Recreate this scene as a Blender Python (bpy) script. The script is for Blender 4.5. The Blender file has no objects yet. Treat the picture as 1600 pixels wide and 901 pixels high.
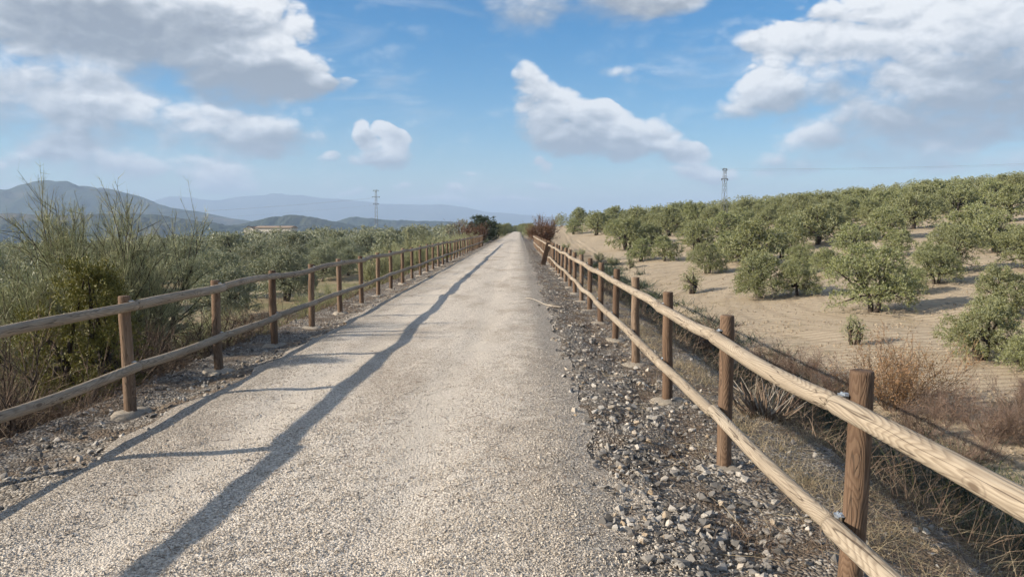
import bpy, bmesh, math, random
import numpy as np
from mathutils import Vector, Matrix

# ------------------------------------------------------------------ camera, world, sun, exposure
S = bpy.context.scene
COL = S.collection
R = math.radians
F_PX, VPX, HZ = 1200.0, 811.0, 357.0          # focal length, path vanishing point and horizon in photo pixels
CAM_Z = 1.6
PITCH = math.atan((450.5 - HZ) / F_PX)
YAW = math.atan((VPX - 800) / F_PX)
cam = bpy.data.cameras.new('camera'); cam_o = bpy.data.objects.new('camera', cam); COL.objects.link(cam_o)
cam.sensor_width = 36.0; cam.lens = 36.0 * F_PX / 1600; cam.clip_start = 0.05; cam.clip_end = 90000
cam_o.location = (0, 0, CAM_Z); cam_o.rotation_euler = (R(90) - PITCH, 0, YAW)
S.camera = cam_o
S.view_settings.view_transform = 'Standard'; S.view_settings.look = 'None'
S.view_settings.exposure = 1.0; S.view_settings.gamma = 1.0
try: S.view_settings.use_curve_mapping = False
except Exception: pass

SUN_EL = R(24.2)
SH = Vector((1.0, 0.22, 0)).normalized()      # the way shadows fall on the ground
TRAVEL = Vector((SH.x * math.cos(SUN_EL), SH.y * math.cos(SUN_EL), -math.sin(SUN_EL)))
sl = bpy.data.lights.new('sun', 'SUN'); sl.energy = 5.0; sl.angle = R(0.55); sl.color = (1.0, 0.89, 0.74)
so = bpy.data.objects.new('sun', sl); COL.objects.link(so)
so.rotation_euler = TRAVEL.to_track_quat('-Z', 'Y').to_euler(); so.location = (-60, -40, 60)

rng = np.random.default_rng(11)
random.seed(5)

# ---- node DSL
class N:
    """A tiny wrapper: sockets with arithmetic."""
    def __init__(s, tree): s.t = tree
    def new(s, kind, **kw):
        n = s.t.nodes.new(kind)
        for k, v in kw.items(): setattr(n, k, v)
        return n
    def link(s, a, b): s.t.links.new(a, b)
    def put(s, sock, v):
        if hasattr(v, 'is_output') or isinstance(v, bpy.types.NodeSocket): s.t.links.new(v, sock)
        else: sock.default_value = v
    def m(s, op, a, b=0.0, c=0.0, clamp=False):
        n = s.new('ShaderNodeMath', operation=op, use_clamp=clamp)
        s.put(n.inputs[0], a); s.put(n.inputs[1], b)
        if op in ('MULTIPLY_ADD', 'SMOOTH_MIN', 'SMOOTH_MAX', 'WRAP', 'COMPARE'): s.put(n.inputs[2], c)
        return n.outputs[0]
    def v(s, op, a, b=(0, 0, 0), c=(0, 0, 0)):
        n = s.new('ShaderNodeVectorMath', operation=op)
        s.put(n.inputs[0], a)
        if op == 'SCALE': s.put(n.inputs['Scale'], b)
        else:
            s.put(n.inputs[1], b)
            if op == 'MULTIPLY_ADD': s.put(n.inputs[2], c)
        return n.outputs['Value'] if op in ('DOT_PRODUCT', 'LENGTH', 'DISTANCE') else n.outputs[0]
    def sstep(s, x, lo, hi, o0=0.0, o1=1.0):
        n = s.new('ShaderNodeMapRange', interpolation_type='SMOOTHSTEP')
        s.put(n.inputs[0], x); s.put(n.inputs[1], lo); s.put(n.inputs[2], hi); s.put(n.inputs[3], o0); s.put(n.inputs[4], o1)
        return n.outputs[0]
    def lin(s, x, lo, hi, o0=0.0, o1=1.0):
        n = s.new('ShaderNodeMapRange', interpolation_type='LINEAR')
        s.put(n.inputs[0], x); s.put(n.inputs[1], lo); s.put(n.inputs[2], hi); s.put(n.inputs[3], o0); s.put(n.inputs[4], o1)
        return n.outputs[0]
    def noise(s, vec, scale, detail=4, rough=0.55, dist=0.0, dims='3D', color=False):
        n = s.new('ShaderNodeTexNoise', noise_dimensions=dims)
        s.put(n.inputs['Vector'], vec); n.inputs['Scale'].default_value = scale
        n.inputs['Detail'].default_value = detail; n.inputs['Roughness'].default_value = rough
        n.inputs['Distortion'].default_value = dist
        return n.outputs['Color'] if color else n.outputs[0]
    def voro(s, vec, scale, feature='F1', out='Distance', rand=1.0):
        n = s.new('ShaderNodeTexVoronoi', feature=feature)
        s.put(n.inputs['Vector'], vec); n.inputs['Scale'].default_value = scale; n.inputs['Randomness'].default_value = rand
        return n.outputs[out]
    def mix(s, f, a, b, mode='MIX'):
        n = s.new('ShaderNodeMix', data_type='RGBA', blend_type=mode)
        n.clamp_factor = True
        s.put(n.inputs[0], f)
        for i, q in ((6, a), (7, b)):
            if isinstance(q, (tuple, list)): n.inputs[i].default_value = (*q[:3], 1)
            else: s.link(q, n.inputs[i])
        return n.outputs[2]
    def ramp(s, f, stops, interp='LINEAR'):
        n = s.new('ShaderNodeValToRGB'); n.color_ramp.interpolation = interp
        e = n.color_ramp.elements
        while len(e) < len(stops): e.new(0.5)
        for k, (p, c) in enumerate(stops):
            e[k].position = p; e[k].color = (*c, 1) if len(c) == 3 else c
        s.put(n.inputs[0], f)
        return n.outputs[0]
    def sep(s, vec):
        n = s.new('ShaderNodeSeparateXYZ'); s.put(n.inputs[0], vec); return n.outputs
    def comb(s, x, y, z):
        n = s.new('ShaderNodeCombineXYZ')
        s.put(n.inputs[0], x); s.put(n.inputs[1], y); s.put(n.inputs[2], z); return n.outputs[0]

# ---- sky: physical blue sky with a broken deck of cumulus, all in direction space
W = bpy.data.worlds.new('World'); S.world = W; W.use_nodes = True
wt = W.node_tree; wt.nodes.clear(); w = N(wt)
sky = w.new('ShaderNodeTexSky', sky_type='NISHITA'); sky.sun_disc = False
sky.sun_elevation = SUN_EL; sky.sun_rotation = math.atan2(-SH.x, -SH.y) % (2 * math.pi)
sky.altitude = 600; sky.air_density = 1.0; sky.dust_density = 0.6; sky.ozone_density = 2.2
hs = w.new('ShaderNodeHueSaturation'); hs.inputs['Saturation'].default_value = 1.62; w.link(sky.outputs[0], hs.inputs['Color'])
tc = w.new('ShaderNodeTexCoord'); D = tc.outputs['Generated']
dx, dy, dz = w.sep(D)
az = w.m('ARCTAN2', dx, dy); el = w.m('ARCSINE', dz)
P = w.comb(az, el, 0.0)
# stretch the noise domain a little sideways so clouds lie flat
DN = w.v('MULTIPLY', D, (1.0, 1.0, 1.7))
w1 = w.noise(DN, 5.0, 1, 0.5, color=True)
w2 = w.noise(DN, 17.0, 2, 0.6, color=True)
warp = w.v('ADD', w.v('SCALE', w.v('SUBTRACT', w1, (.5, .5, .5)), 0.085), w.v('SCALE', w.v('SUBTRACT', w2, (.5, .5, .5)), 0.035))
PW = w.v('MULTIPLY_ADD', warp, (1.3, 0.8, 0.0), P)
def azel(px, py):
    x = (px - VPX) / F_PX; z = (HZ - py) / F_PX
    return math.atan(x), math.atan(z * math.cos(math.atan(x)))
CL = [  # cloud lobes: position and half size as angles (given in photo pixels), thickness
    (120, 40, 280, 105, 1.0), (330, 70, 160, 105, 1.0), (425, 135, 115, 50, .9), (515, 152, 75, 18, .7), (100, 155, 220, 65, .9),
    (380, 203, 135, 38, .8), (240, 195, 190, 48, .7), (-60, 120, 130, 140, .8), (90, 222, 80, 36, .8), (15, 252, 56, 28, .75), (330, 258, 82, 34, .85),
    (190, 252, 130, 30, .6), (574, 222, 24, 24, .85), (614, 236, 32, 30, .9), (588, 252, 54, 22, .9), (505, 243, 18, 10, .5),
    (826, 148, 40, 36, .9), (850, 185, 62, 44, .95), (925, 205, 80, 40, 1.0), (1000, 212, 72, 34, .95), (1060, 222, 48, 24, .85), (935, 178, 34, 18, .7), (1022, 190, 30, 16, .65), (1085, 258, 72, 26, .65),
    (830, 15, 105, 60, .75), (950, 0, 110, 45, .7), (1060, -20, 110, 38, .6), (985, 122, 58, 22, .33),
    (1390, 70, 230, 80, .8), (1510, 40, 160, 95, .85), (1450, 140, 240, 85, .85), (1200, 150, 100, 46, .62), (1300, 225, 150, 50, .72),
    (1430, 200, 220, 62, .85), (1590, 225, 100, 48, .7), (1330, 252, 180, 30, .62), (1510, 258, 160, 24, .6), (1620, 130, 160, 120, .85),
    (865, 283, 52, 11, .5), (620, 297, 40, 9, .42), (718, 304, 34, 13, .42), (855, 250, 16, 12, .45), (748, 270, 26, 8, .35),
    (835, 314, 44, 8, .38), (700, 322, 80, 9, .3), (930, 300, 60, 8, .3), (250, 278, 120, 14, .35), (60, 290, 90, 12, .35), (520, 300, 70, 8, .3), (1010, 318, 60, 7, .3)]
acc = None; accv = None
for (px, py, rx, ry, s) in CL:
    a, e = azel(px, py); k = 1.12
    sx, sy = F_PX / (rx * k * math.cos(a) ** 2), F_PX / (ry * k * math.cos(a))
    q = w.v('MULTIPLY_ADD', PW, (sx, sy, 0), (-a * sx, -e * sy, 0))
    g = w.m('SUBTRACT', 1.0, w.v('DOT_PRODUCT', q, q), clamp=True)
    g = w.m('MULTIPLY', g, s)
    yy = w.v('DOT_PRODUCT', q, (0, 1, 0))
    acc = g if acc is None else w.m('SMOOTH_MAX', acc, g, 0.12)
    accv = w.m('MULTIPLY', g, yy) if accv is None else w.m('MULTIPLY_ADD', g, yy, accv)
# the deck carries on all round outside the part of the sky in view
gen = w.noise(w.v('MULTIPLY', D, (1, 1, 1.6)), 2.6, 3, 0.5)
front = w.m('MULTIPLY', w.sstep(w.m('ABSOLUTE', az), 0.62, 0.85, 1.0, 0.0), w.sstep(el, 0.32, 0.5, 1.0, 0.0))
gen = w.m('MULTIPLY', w.m('SUBTRACT', 1.0, front), w.sstep(gen, 0.44, 0.66, 0.0, 0.95))
mass = w.m('ADD', acc, gen)
def billow(vec):
    out = None
    for sc_, am in ((10.0, 1.0), (23.0, .58), (54.0, .27), (120.0, .13)):
        q = w.m('ABSOLUTE', w.m('SUBTRACT', w.noise(vec, sc_, 0, 0.5), 0.5))
        out = w.m('MULTIPLY', q, am) if out is None else w.m('MULTIPLY_ADD', q, am, out)
    return out                                                             # about 0.05 in the creases, 0.4 on the billows
nA = w.noise(DN, 6.0, 4, 0.58)
bA = billow(DN); bB = billow(w.v('ADD', DN, (-0.006, -0.005, 0.016)))
dens = w.m('ADD', mass, w.m('MULTIPLY_ADD', nA, 1.15, -0.66))
dens = w.m('MULTIPLY_ADD', w.m('SUBTRACT', bA, 0.19), 1.35, dens)
soft = w.noise(DN, 3.1, 1, 0.5)
tv = w.m('DIVIDE', accv, w.m('ADD', acc, 0.12))                        # height within the cloud, -1 base to 1 top
alpha = w.sstep(dens, 0.03, w.m('ADD', w.lin(soft, 0.35, 0.62, 0.12, 0.50), w.lin(tv, -0.5, 0.35, 0.42, 0.10)))
alpha = w.m('MULTIPLY', alpha, w.sstep(mass, 0.02, 0.22))
SHD = [(130, 25, 210, 62, .5), (300, 40, 120, 40, .35), (450, 148, 130, 34, .45), (330, 130, 150, 30, .3), (440, 222, 110, 22, .3), (60, 200, 140, 22, .2), (930, 232, 150, 22, .35), (880, 40, 170, 26, .25),
       (1480, 190, 260, 52, .38), (1330, 245, 170, 26, .3), (1600, 120, 130, 90, .35), (1250, 170, 110, 30, .25), (1100, 268, 70, 12, .2), (600, 262, 60, 12, .25)]
shd = None                                                                 # thick parts of the deck, seen from their shaded side
for (px, py, rx, ry, s_) in SHD:
    a, e = azel(px, py); sx, sy = F_PX / (rx * 1.15 * math.cos(a) ** 2), F_PX / (ry * 1.15 * math.cos(a))
    q = w.v('MULTIPLY_ADD', PW, (sx, sy, 0), (-a * sx, -e * sy, 0))
    g = w.m('SUBTRACT', 1.0, w.v('DOT_PRODUCT', q, q), clamp=True)
    shd = w.m('MULTIPLY', g, s_) if shd is None else w.m('MULTIPLY_ADD', g, s_, shd)
relief = w.m('MULTIPLY', w.m('SUBTRACT', bA, bB), 1.7)
lit = w.m('ADD', w.m('SUBTRACT', w.m('MULTIPLY_ADD', tv, 0.75, 0.70), w.m('MULTIPLY', shd, 1.05)), relief)
thick = w.sstep(dens, 0.4, 1.1)
lit = w.m('SUBTRACT', lit, w.m('MULTIPLY', thick, 0.16), clamp=True)
ccol = w.ramp(lit, [(0.0, (0.25, 0.275, 0.315)), (0.3, (0.345, 0.37, 0.405)), (0.6, (0.52, 0.545, 0.58)), (1.0, (0.83, 0.83, 0.825))])
wsp = w.noise(w.v('MULTIPLY', D, (1.0, 1.6, 4.5)), 3.4, 6, 0.62, 0.8)
alpha = w.m('MAXIMUM', alpha, w.m('MULTIPLY', w.sstep(wsp, 0.50, 0.74), 0.42))
bg1 = w.new('ShaderNodeBackground'); w.link(hs.outputs[0], bg1.inputs[0]); bg1.inputs[1].default_value = 0.071
bg2 = w.new('ShaderNodeBackground'); w.link(ccol, bg2.inputs[0]); bg2.inputs[1].default_value = 0.62
mx = w.new('ShaderNodeMixShader'); w.link(w.m('MULTIPLY', alpha, 0.96), mx.inputs[0])
w.link(bg1.outputs[0], mx.inputs[1]); w.link(bg2.outputs[0], mx.inputs[2])
wo = w.new('ShaderNodeOutputWorld'); w.link(mx.outputs[0], wo.inputs[0])
W.cycles.sampling_method = 'MANUAL'; W.cycles.sample_map_resolution = 512
S.cycles.max_bounces = 4; S.cycles.diffuse_bounces = 2; S.cycles.glossy_bounces = 2; S.cycles.transmission_bounces = 3
S.cycles.adaptive_threshold = 0.03; S.cycles.volume_bounces = 0; S.cycles.caustics_reflective = False; S.cycles.caustics_refractive = False

# ------------------------------------------------------------------ mesh helpers
class Geo:
    def __init__(s): s.v = []; s.f = []; s.n = 0
    def add(s, V, F):
        V = np.asarray(V, float).reshape(-1, 3); F = np.asarray(F, np.int64)
        s.v.append(V); s.f.append(F + s.n); s.n += len(V); return s
    def mesh(s, name, smooth=False):
        me = bpy.data.meshes.new(name)
        V = np.concatenate(s.v) if s.v else np.zeros((0, 3))
        me.vertices.add(len(V)); me.vertices.foreach_set('co', V.astype(np.float32).ravel())
        tot = sum(f.size for f in s.f); npol = sum(len(f) for f in s.f)
        me.loops.add(tot); me.polygons.add(npol)
        li = np.concatenate([f.ravel() for f in s.f]).astype(np.int32)
        st = np.concatenate([np.full(len(f), f.shape[1]) for f in s.f])
        ls = np.concatenate([[0], np.cumsum(st)[:-1]]).astype(np.int32)
        me.loops.foreach_set('vertex_index', li)
        me.polygons.foreach_set('loop_start', ls)
        me.polygons.foreach_set('loop_total', st.astype(np.int32))
        me.polygons.foreach_set('use_smooth', np.full(npol, smooth, dtype=bool))
        me.update(calc_edges=True); me.validate()
        return me
def link(name, me, mat=None, parent=None, loc=(0, 0, 0), rot=(0, 0, 0), sc=(1, 1, 1)):
    o = bpy.data.objects.new(name, me); COL.objects.link(o)
    if mat is not None and me is not None and len(me.materials) == 0: me.materials.append(mat)
    o.location = loc; o.rotation_euler = rot; o.scale = sc
    if parent is not None: o.parent = parent
    return o
def tag(o, label, cat, group=None):
    o['label'] = label; o['category'] = cat
    if group: o['group'] = group
    return o
def kind(o, k, label=None):
    o['kind'] = k
    if label: o['label'] = label
    return o
def empty(name, loc=(0, 0, 0), rot=(0, 0, 0), sc=(1, 1, 1)):
    o = bpy.data.objects.new(name, None); COL.objects.link(o); o.empty_display_size = 0.3
    o.location = loc; o.rotation_euler = rot; o.scale = sc; return o
def nrm(a): return a / np.maximum(np.linalg.norm(a, axis=-1, keepdims=True), 1e-9)
def tube(g, pts, rad, sides=6, cap=True):
    pts = np.asarray(pts, float); n = len(pts); rad = np.broadcast_to(np.asarray(rad, float), (n,))
    t = nrm(np.gradient(pts, axis=0))
    ref = np.array([0.31, 0.22, 0.92]) if abs(t[0] @ np.array([0.31, 0.22, 0.92])) < 0.9 else np.array([1.0, 0, 0])
    u = nrm(np.cross(t, ref)); v = np.cross(t, u)
    a = np.linspace(0, 2 * np.pi, sides, endpoint=False)
    V = pts[:, None] + rad[:, None, None] * (np.cos(a)[None, :, None] * u[:, None] + np.sin(a)[None, :, None] * v[:, None])
    i = np.arange(n - 1)[:, None] * sides; j = np.arange(sides)[None]; j2 = (j + 1) % sides
    Fq = np.stack([i + j, i + j2, i + sides + j2, i + sides + j], -1).reshape(-1, 4)
    base = g.n
    g.add(V.reshape(-1, 3), Fq)
    if cap:
        g.f.append(np.arange(sides)[::-1][None] + base); g.f.append((np.arange(sides) + (n - 1) * sides)[None] + base)
def ribbons(g, P, Dr, L, Wd, bend, nseg=2, r=None, tip=0.15):
    r = r or rng; P = np.asarray(P); n = len(P); Dr = nrm(Dr); L = np.broadcast_to(L, (n,)); Wd = np.broadcast_to(Wd, (n,))
    side = nrm(np.cross(Dr, r.normal(size=(n, 3))))
    T = np.linspace(0, 1, nseg + 1)
    V = np.zeros((n, nseg + 1, 2, 3))
    for k, t in enumerate(T):
        c = P + Dr * (L * t)[:, None] + bend * (L * t * t)[:, None]
        wv = side * (Wd * 0.5 * (1 - (1 - tip) * t))[:, None]
        V[:, k, 0] = c - wv; V[:, k, 1] = c + wv
    b = np.arange(n)[:, None] * (nseg + 1) * 2 + np.arange(nseg)[None] * 2
    Fq = np.stack([b, b + 1, b + 3, b + 2], -1).reshape(-1, 4)
    g.add(V.reshape(-1, 3), Fq)
def leaves(g, P, Dr, L, Wd, r=None):
    r = r or rng; n = len(P); Dr = nrm(Dr); side = nrm(np.cross(Dr, r.normal(size=(n, 3))))
    L = np.broadcast_to(L, (n,))[:, None]; Wd = np.broadcast_to(Wd, (n,))[:, None]
    V = np.stack([P, P + Dr * L * .45 + side * Wd * .5, P + Dr * L, P + Dr * L * .45 - side * Wd * .5], 1)
    g.add(V.reshape(-1, 3), np.arange(4 * n).reshape(n, 4))
def sstep(x, a, b):
    t = np.clip((x - a) / (b - a), 0, 1); return t * t * (3 - 2 * t)
def smax(a, b, k): return 0.5 * (a + b + np.sqrt((a - b) ** 2 + k * k))
def smin(a, b, k): return 0.5 * (a + b - np.sqrt((a - b) ** 2 + k * k))
_wv = [(rng.normal(size=2), rng.uniform(0, 6.28)) for _ in range(40)]
def wob(x, y, wl, seed=0):
    """cheap smooth noise in -1..1 at wavelength wl"""
    s = 0
    for k in range(6):
        d, p = _wv[(seed * 6 + k) % 40]
        f = 6.283 / wl * (0.7 + 0.22 * k); a = math.atan2(d[1], d[0])
        s = s + np.sin((x * math.cos(a) + y * math.sin(a)) * f + p + seed)
    return s / 3.4

# ------------------------------------------------------------------ the lie of the land
def path_mid(y): return 0.0
def H(x, y):
    x = np.asarray(x, float); y = np.asarray(y, float)
    rough = 0.05 * wob(x, y, 3.1, 0) + 0.12 * wob(x, y, 11, 1)
    # left: short ballast shoulder, bank, olive grove floor
    zl = -3.45 + 0.0180 * np.clip(y, 0, 165) - 0.040 * np.clip(-x - 12, 0, 120) + rough
    dist = np.hypot(x, y)
    shl = -0.05 - 0.13 * sstep(-x, 2.8, 3.75)
    left = smax(shl - 0.60 * np.clip(-4.3 - x, 0, None), zl, 0.5)
    left = np.where(x > -4.3, shl, smin(left, shl + 0.4 * sstep(-x, 8, 30), 0.02))
    # right: shoulder, shaded bank, ditch, sloping olive field with a crest
    yc = smin(y, 222.0, 25.0)
    over = np.clip(y - 215, 0, None)
    plane = -6.85 + 0.096 * smin(x, 260.0, 40) + 0.040 * yc - 0.05 * over + rough
    field = smax(plane, -4.3 + 0.0 * x, 1.2)
    shr = -0.05 - 0.13 * sstep(x, 0.6, 1.5)
    bankr = np.where(x < 2.8, shr - 0.2 * np.clip(x - 1.6, 0, 1.2), -0.42 - 0.95 * (x - 2.8))
    ditch = -0.8 * np.exp(-((x - 7.8) / 1.8) ** 2) * sstep(-y, -70, -30)
    right = smax(bankr, shr + (field - shr) * sstep(x, 1.6, 6.8) - 0.10 * sstep(x, 1.6, 2.6), 0.02 + 0.2 * sstep(x, 2.0, 3.6)) + ditch
    right = np.where(x < 1.6, shr, right)
    z = np.where(x < 0, left, right)
    # everything falls away to a wide valley
    vf = np.where(x < 0, sstep(dist, 300, 1500), sstep(dist, 420, 1500))
    valley = -62 + 14 * wob(x, y, 2600, 2) + 5 * wob(x, y, 700, 3)
    z = z * (1 - vf) + valley * vf
    core = sstep(-np.abs(x + 1.25), -2.9, -2.1) * (1 - vf)
    return z - 0.0 * core
def hz(x, y): return float(H(np.array([x]), np.array([y]))[0])
CP, SP = math.cos(PITCH), math.sin(PITCH)
def ray(px, py):
    u, v = (px - 800) / F_PX, (450.5 - py) / F_PX
    d = Vector((u, CP + v * SP, -SP + v * CP))
    return Matrix.Rotation(YAW, 3, 'Z') @ d
def at(px, py, depth):
    d = ray(px, py); k = depth / d.y
    return Vector((d.x * k, depth, CAM_Z + d.z * k))
def hit(px, py, far=400):
    """where the sight line through a photo pixel meets the land"""
    d = ray(px, py); t = np.concatenate([np.arange(2, 60, .1), np.arange(60, far, .4)])
    k = int(np.argmax(CAM_Z + d.z * t < H(d.x * t, d.y * t))); t = float(t[k]) if k else 240.0
    return d.x * t, d.y * t

# ------------------------------------------------------------------ materials
def mat(name):
    m = bpy.data.materials.new(name); m.use_nodes = True; m.node_tree.nodes.clear()
    n = N(m.node_tree); out = n.new('ShaderNodeOutputMaterial'); return m, n, out
def principled(n, out, col, rough=0.9, bump=None, bstr=0.5, bdist=0.01, spec=0.25, metallic=0.0):
    b = n.new('ShaderNodeBsdfPrincipled')
    if isinstance(col, (tuple, list)): b.inputs['Base Color'].default_value = (*col[:3], 1)
    else: n.link(col, b.inputs['Base Color'])
    n.put(b.inputs['Roughness'], rough); b.inputs['Specular IOR Level'].default_value = spec; b.inputs['Metallic'].default_value = metallic
    if bump is not None:
        bp = n.new('ShaderNodeBump'); bp.inputs['Strength'].default_value = bstr; bp.inputs['Distance'].default_value = bdist
        n.link(bump, bp.inputs['Height']); n.link(bp.outputs[0], b.inputs['Normal'])
    n.link(b.outputs[0], out.inputs[0]); return b
def pos(n): return n.new('ShaderNodeNewGeometry').outputs['Position']
def island(n): return n.new('ShaderNodeNewGeometry').outputs['Random Per Island']
def objrand(n): return n.new('ShaderNodeObjectInfo').outputs['Random']

def leaf_mat(name, c0, c1, back, trans=0.25, vary=0.25):
    m, n, out = mat(name)
    g = n.new('ShaderNodeNewGeometry')
    c = n.mix(g.outputs['Random Per Island'], c0, c1)
    big = n.noise(n.new('ShaderNodeTexCoord').outputs['Object'], 1.1, 2, 0.5)
    c = n.mix(n.sstep(big, 0.35, 0.65), c, n.mix(1.0, c, (1 - vary, 1 - vary * .8, 1 - vary), 'MULTIPLY'))
    hv = n.new('ShaderNodeHueSaturation'); n.link(c, hv.inputs['Color'])
    r = objrand(n)
    n.link(n.lin(r, 0, 1, 0.82, 1.18), hv.inputs['Value']); n.link(n.lin(r, 0, 1, 0.488, 0.508), hv.inputs['Hue'])
    c = n.mix(g.outputs['Backfacing'], hv.outputs[0], back)
    d = n.new('ShaderNodeBsdfPrincipled'); n.link(c, d.inputs['Base Color']); d.inputs['Roughness'].default_value = 0.55
    d.inputs['Specular IOR Level'].default_value = 0.3
    t = n.new('ShaderNodeBsdfTranslucent'); n.link(n.mix(1.0, c, (1.0, 1.0, 0.55), 'MULTIPLY'), t.inputs[0])
    mxs = n.new('ShaderNodeMixShader'); mxs.inputs[0].default_value = trans
    n.link(d.outputs[0], mxs.inputs[1]); n.link(t.outputs[0], mxs.inputs[2]); n.link(mxs.outputs[0], out.inputs[0])
    return m
def plain(name, c0, c1, rough=0.9, scale=0):
    m, n, out = mat(name)
    c = n.mix(island(n), c0, c1)
    if scale:
        c = n.mix(n.noise(pos(n), scale, 4, 0.6), n.mix(1.0, c, (.55, .55, .55), 'MULTIPLY'), c)
    principled(n, out, c, rough); return m

M = {}
M['olive'] = leaf_mat('olive_leaf', (0.10, 0.118, 0.04), (0.37, 0.375, 0.145), (0.29, 0.305, 0.185), 0.18)
M['olive_grey'] = leaf_mat('olive_leaf_silvery', (0.095, 0.11, 0.062), (0.37, 0.38, 0.235), (0.30, 0.312, 0.23), 0.10)
M['broom'] = leaf_mat('broom_twig', (0.25, 0.262, 0.138), (0.42, 0.42, 0.235), (0.34, 0.345, 0.195), 0.08)
M['yellowbush'] = leaf_mat('yellow_green_leaf', (0.07, 0.08, 0.02), (0.26, 0.235, 0.05), (0.16, 0.155, 0.045), 0.18)
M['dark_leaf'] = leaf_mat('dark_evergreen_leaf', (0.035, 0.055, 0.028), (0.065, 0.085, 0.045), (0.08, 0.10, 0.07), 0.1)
M['red_leaf'] = leaf_mat('russet_leaf', (0.12, 0.05, 0.03), (0.20, 0.105, 0.055), (0.15, 0.085, 0.055), 0.15)
M['rust_leaf'] = leaf_mat('rust_leaf', (0.26, 0.13, 0.06), (0.32, 0.20, 0.10), (0.27, 0.17, 0.10), 0.2)
M['purple'] = leaf_mat('purple_twig', (0.13, 0.08, 0.066), (0.25, 0.175, 0.13), (0.19, 0.13, 0.10), 0.1)
M['green_grass'] = leaf_mat('green_blade', (0.12, 0.145, 0.045), (0.24, 0.235, 0.10), (0.17, 0.18, 0.075), 0.2)
M['dry_grass'] = leaf_mat('dry_blade', (0.30, 0.23, 0.14), (0.46, 0.39, 0.28), (0.36, 0.29, 0.19), 0.2)
M['twig'] = plain('dead_twig', (0.10, 0.065, 0.045), (0.22, 0.165, 0.12))
M['bark'] = plain('bark', (0.05, 0.038, 0.03), (0.085, 0.068, 0.053), scale=9)
M['pale_wood'] = plain('bleached_wood', (0.34, 0.29, 0.225), (0.52, 0.46, 0.38), scale=20)

def stone_mat(name, stops, rough=0.85):
    m, n, out = mat(name)
    r = n.m('FRACT', n.m('ADD', island(n), n.m('MULTIPLY', objrand(n), 7.31)))
    c = n.ramp(r, stops)
    p = n.new('ShaderNodeTexCoord').outputs['Object']
    nn = n.noise(p, 60, 5, 0.65)
    c = n.mix(n.sstep(nn, 0.35, 0.7), n.mix(1.0, c, (.68, .66, .64), 'MULTIPLY'), c)
    principled(n, out, c, rough, nn, 0.35, 0.004); return m
M['ballast'] = stone_mat('ballast_stone', [(0, (0.085, 0.08, 0.074)), (0.3, (0.19, 0.18, 0.168)), (0.6, (0.33, 0.312, 0.285)), (0.85, (0.49, 0.465, 0.42)), (0.94, (0.38, 0.29, 0.19)), (1, (0.62, 0.58, 0.52))])
M['pebble'] = stone_mat('path_pebble', [(0, (0.29, 0.25, 0.205)), (0.2, (0.45, 0.395, 0.33)), (0.55, (0.585, 0.525, 0.445)), (0.85, (0.67, 0.61, 0.52)), (1, (0.78, 0.72, 0.635))])
M['concrete'] = stone_mat('footing_concrete', [(0, (0.30, 0.265, 0.215)), (1, (0.40, 0.355, 0.29))])

# gravel path
m, n, out = mat('gravel_path'); M['path'] = m
p = pos(n); px_, py_, pz_ = n.sep(p)
vcol = n.voro(p, 80, out='Color'); vd = n.voro(p, 80)
vr = n.sep(vcol)[0]
c = n.ramp(vr, [(0, (0.29, 0.25, 0.205)), (0.25, (0.47, 0.415, 0.345)), (0.6, (0.61, 0.545, 0.46)), (1, (0.75, 0.68, 0.585))])
v2 = n.voro(p, 125); c = n.mix(n.sstep(vd, 0.55, 0.9), c, (0.27, 0.225, 0.18))
big = n.noise(n.v('MULTIPLY', p, (1.0, 0.35, 1)), 0.9, 5, 0.6)
c = n.mix(n.sstep(big, 0.46, 0.64, 0, 0.7), c, n.mix(1.0, c, (.66, .62, .58), 'MULTIPLY'))
qx = n.m('ADD', px_, n.m('ADD', n.m('MULTIPLY', n.m('SINE', n.m('MULTIPLY', py_, .35)), .10), n.m('MULTIPLY', n.m('SINE', n.m('MULTIPLY', py_, 1.1)), .05)))
ln = n.m('MAXIMUM', n.sstep(n.m('ABSOLUTE', n.m('ADD', qx, 2.05)), .34, .08), n.sstep(n.m('ABSOLUTE', n.m('ADD', qx, .62)), .36, .08))
ln = n.m('MULTIPLY', ln, n.sstep(n.noise(n.v('MULTIPLY', p, (1, .3, 1)), 1.3, 4, .6), .35, .6))
c = n.mix(n.m('MULTIPLY', ln, .55), c, (0.545, 0.485, 0.405))
pat = n.noise(p, 2.6, 4, 0.65)
edge = n.sstep(n.m('ADD', px_, n.m('MULTIPLY_ADD', pat, 1.6, -0.8)), -0.25, 0.42)
grey = n.ramp(vr, [(0, (0.09, 0.076, 0.062)), (0.4, (0.21, 0.182, 0.148)), (0.8, (0.35, 0.308, 0.255)), (1, (0.50, 0.45, 0.38))])
c = n.mix(n.m('MULTIPLY', edge, 0.75), c, grey)
edgel = n.sstep(n.m('ADD', px_, n.m('MULTIPLY_ADD', pat, 0.8, -0.4)), -2.35, -2.8)
c = n.mix(n.m('MULTIPLY', edgel, 0.75), c, grey)
hh = n.m('ADD', n.m('MULTIPLY', vd, -1.0), n.m('MULTIPLY', v2, -0.45))
principled(n, out, c, 0.92, hh, 0.6, 0.012, 0.15)

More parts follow.
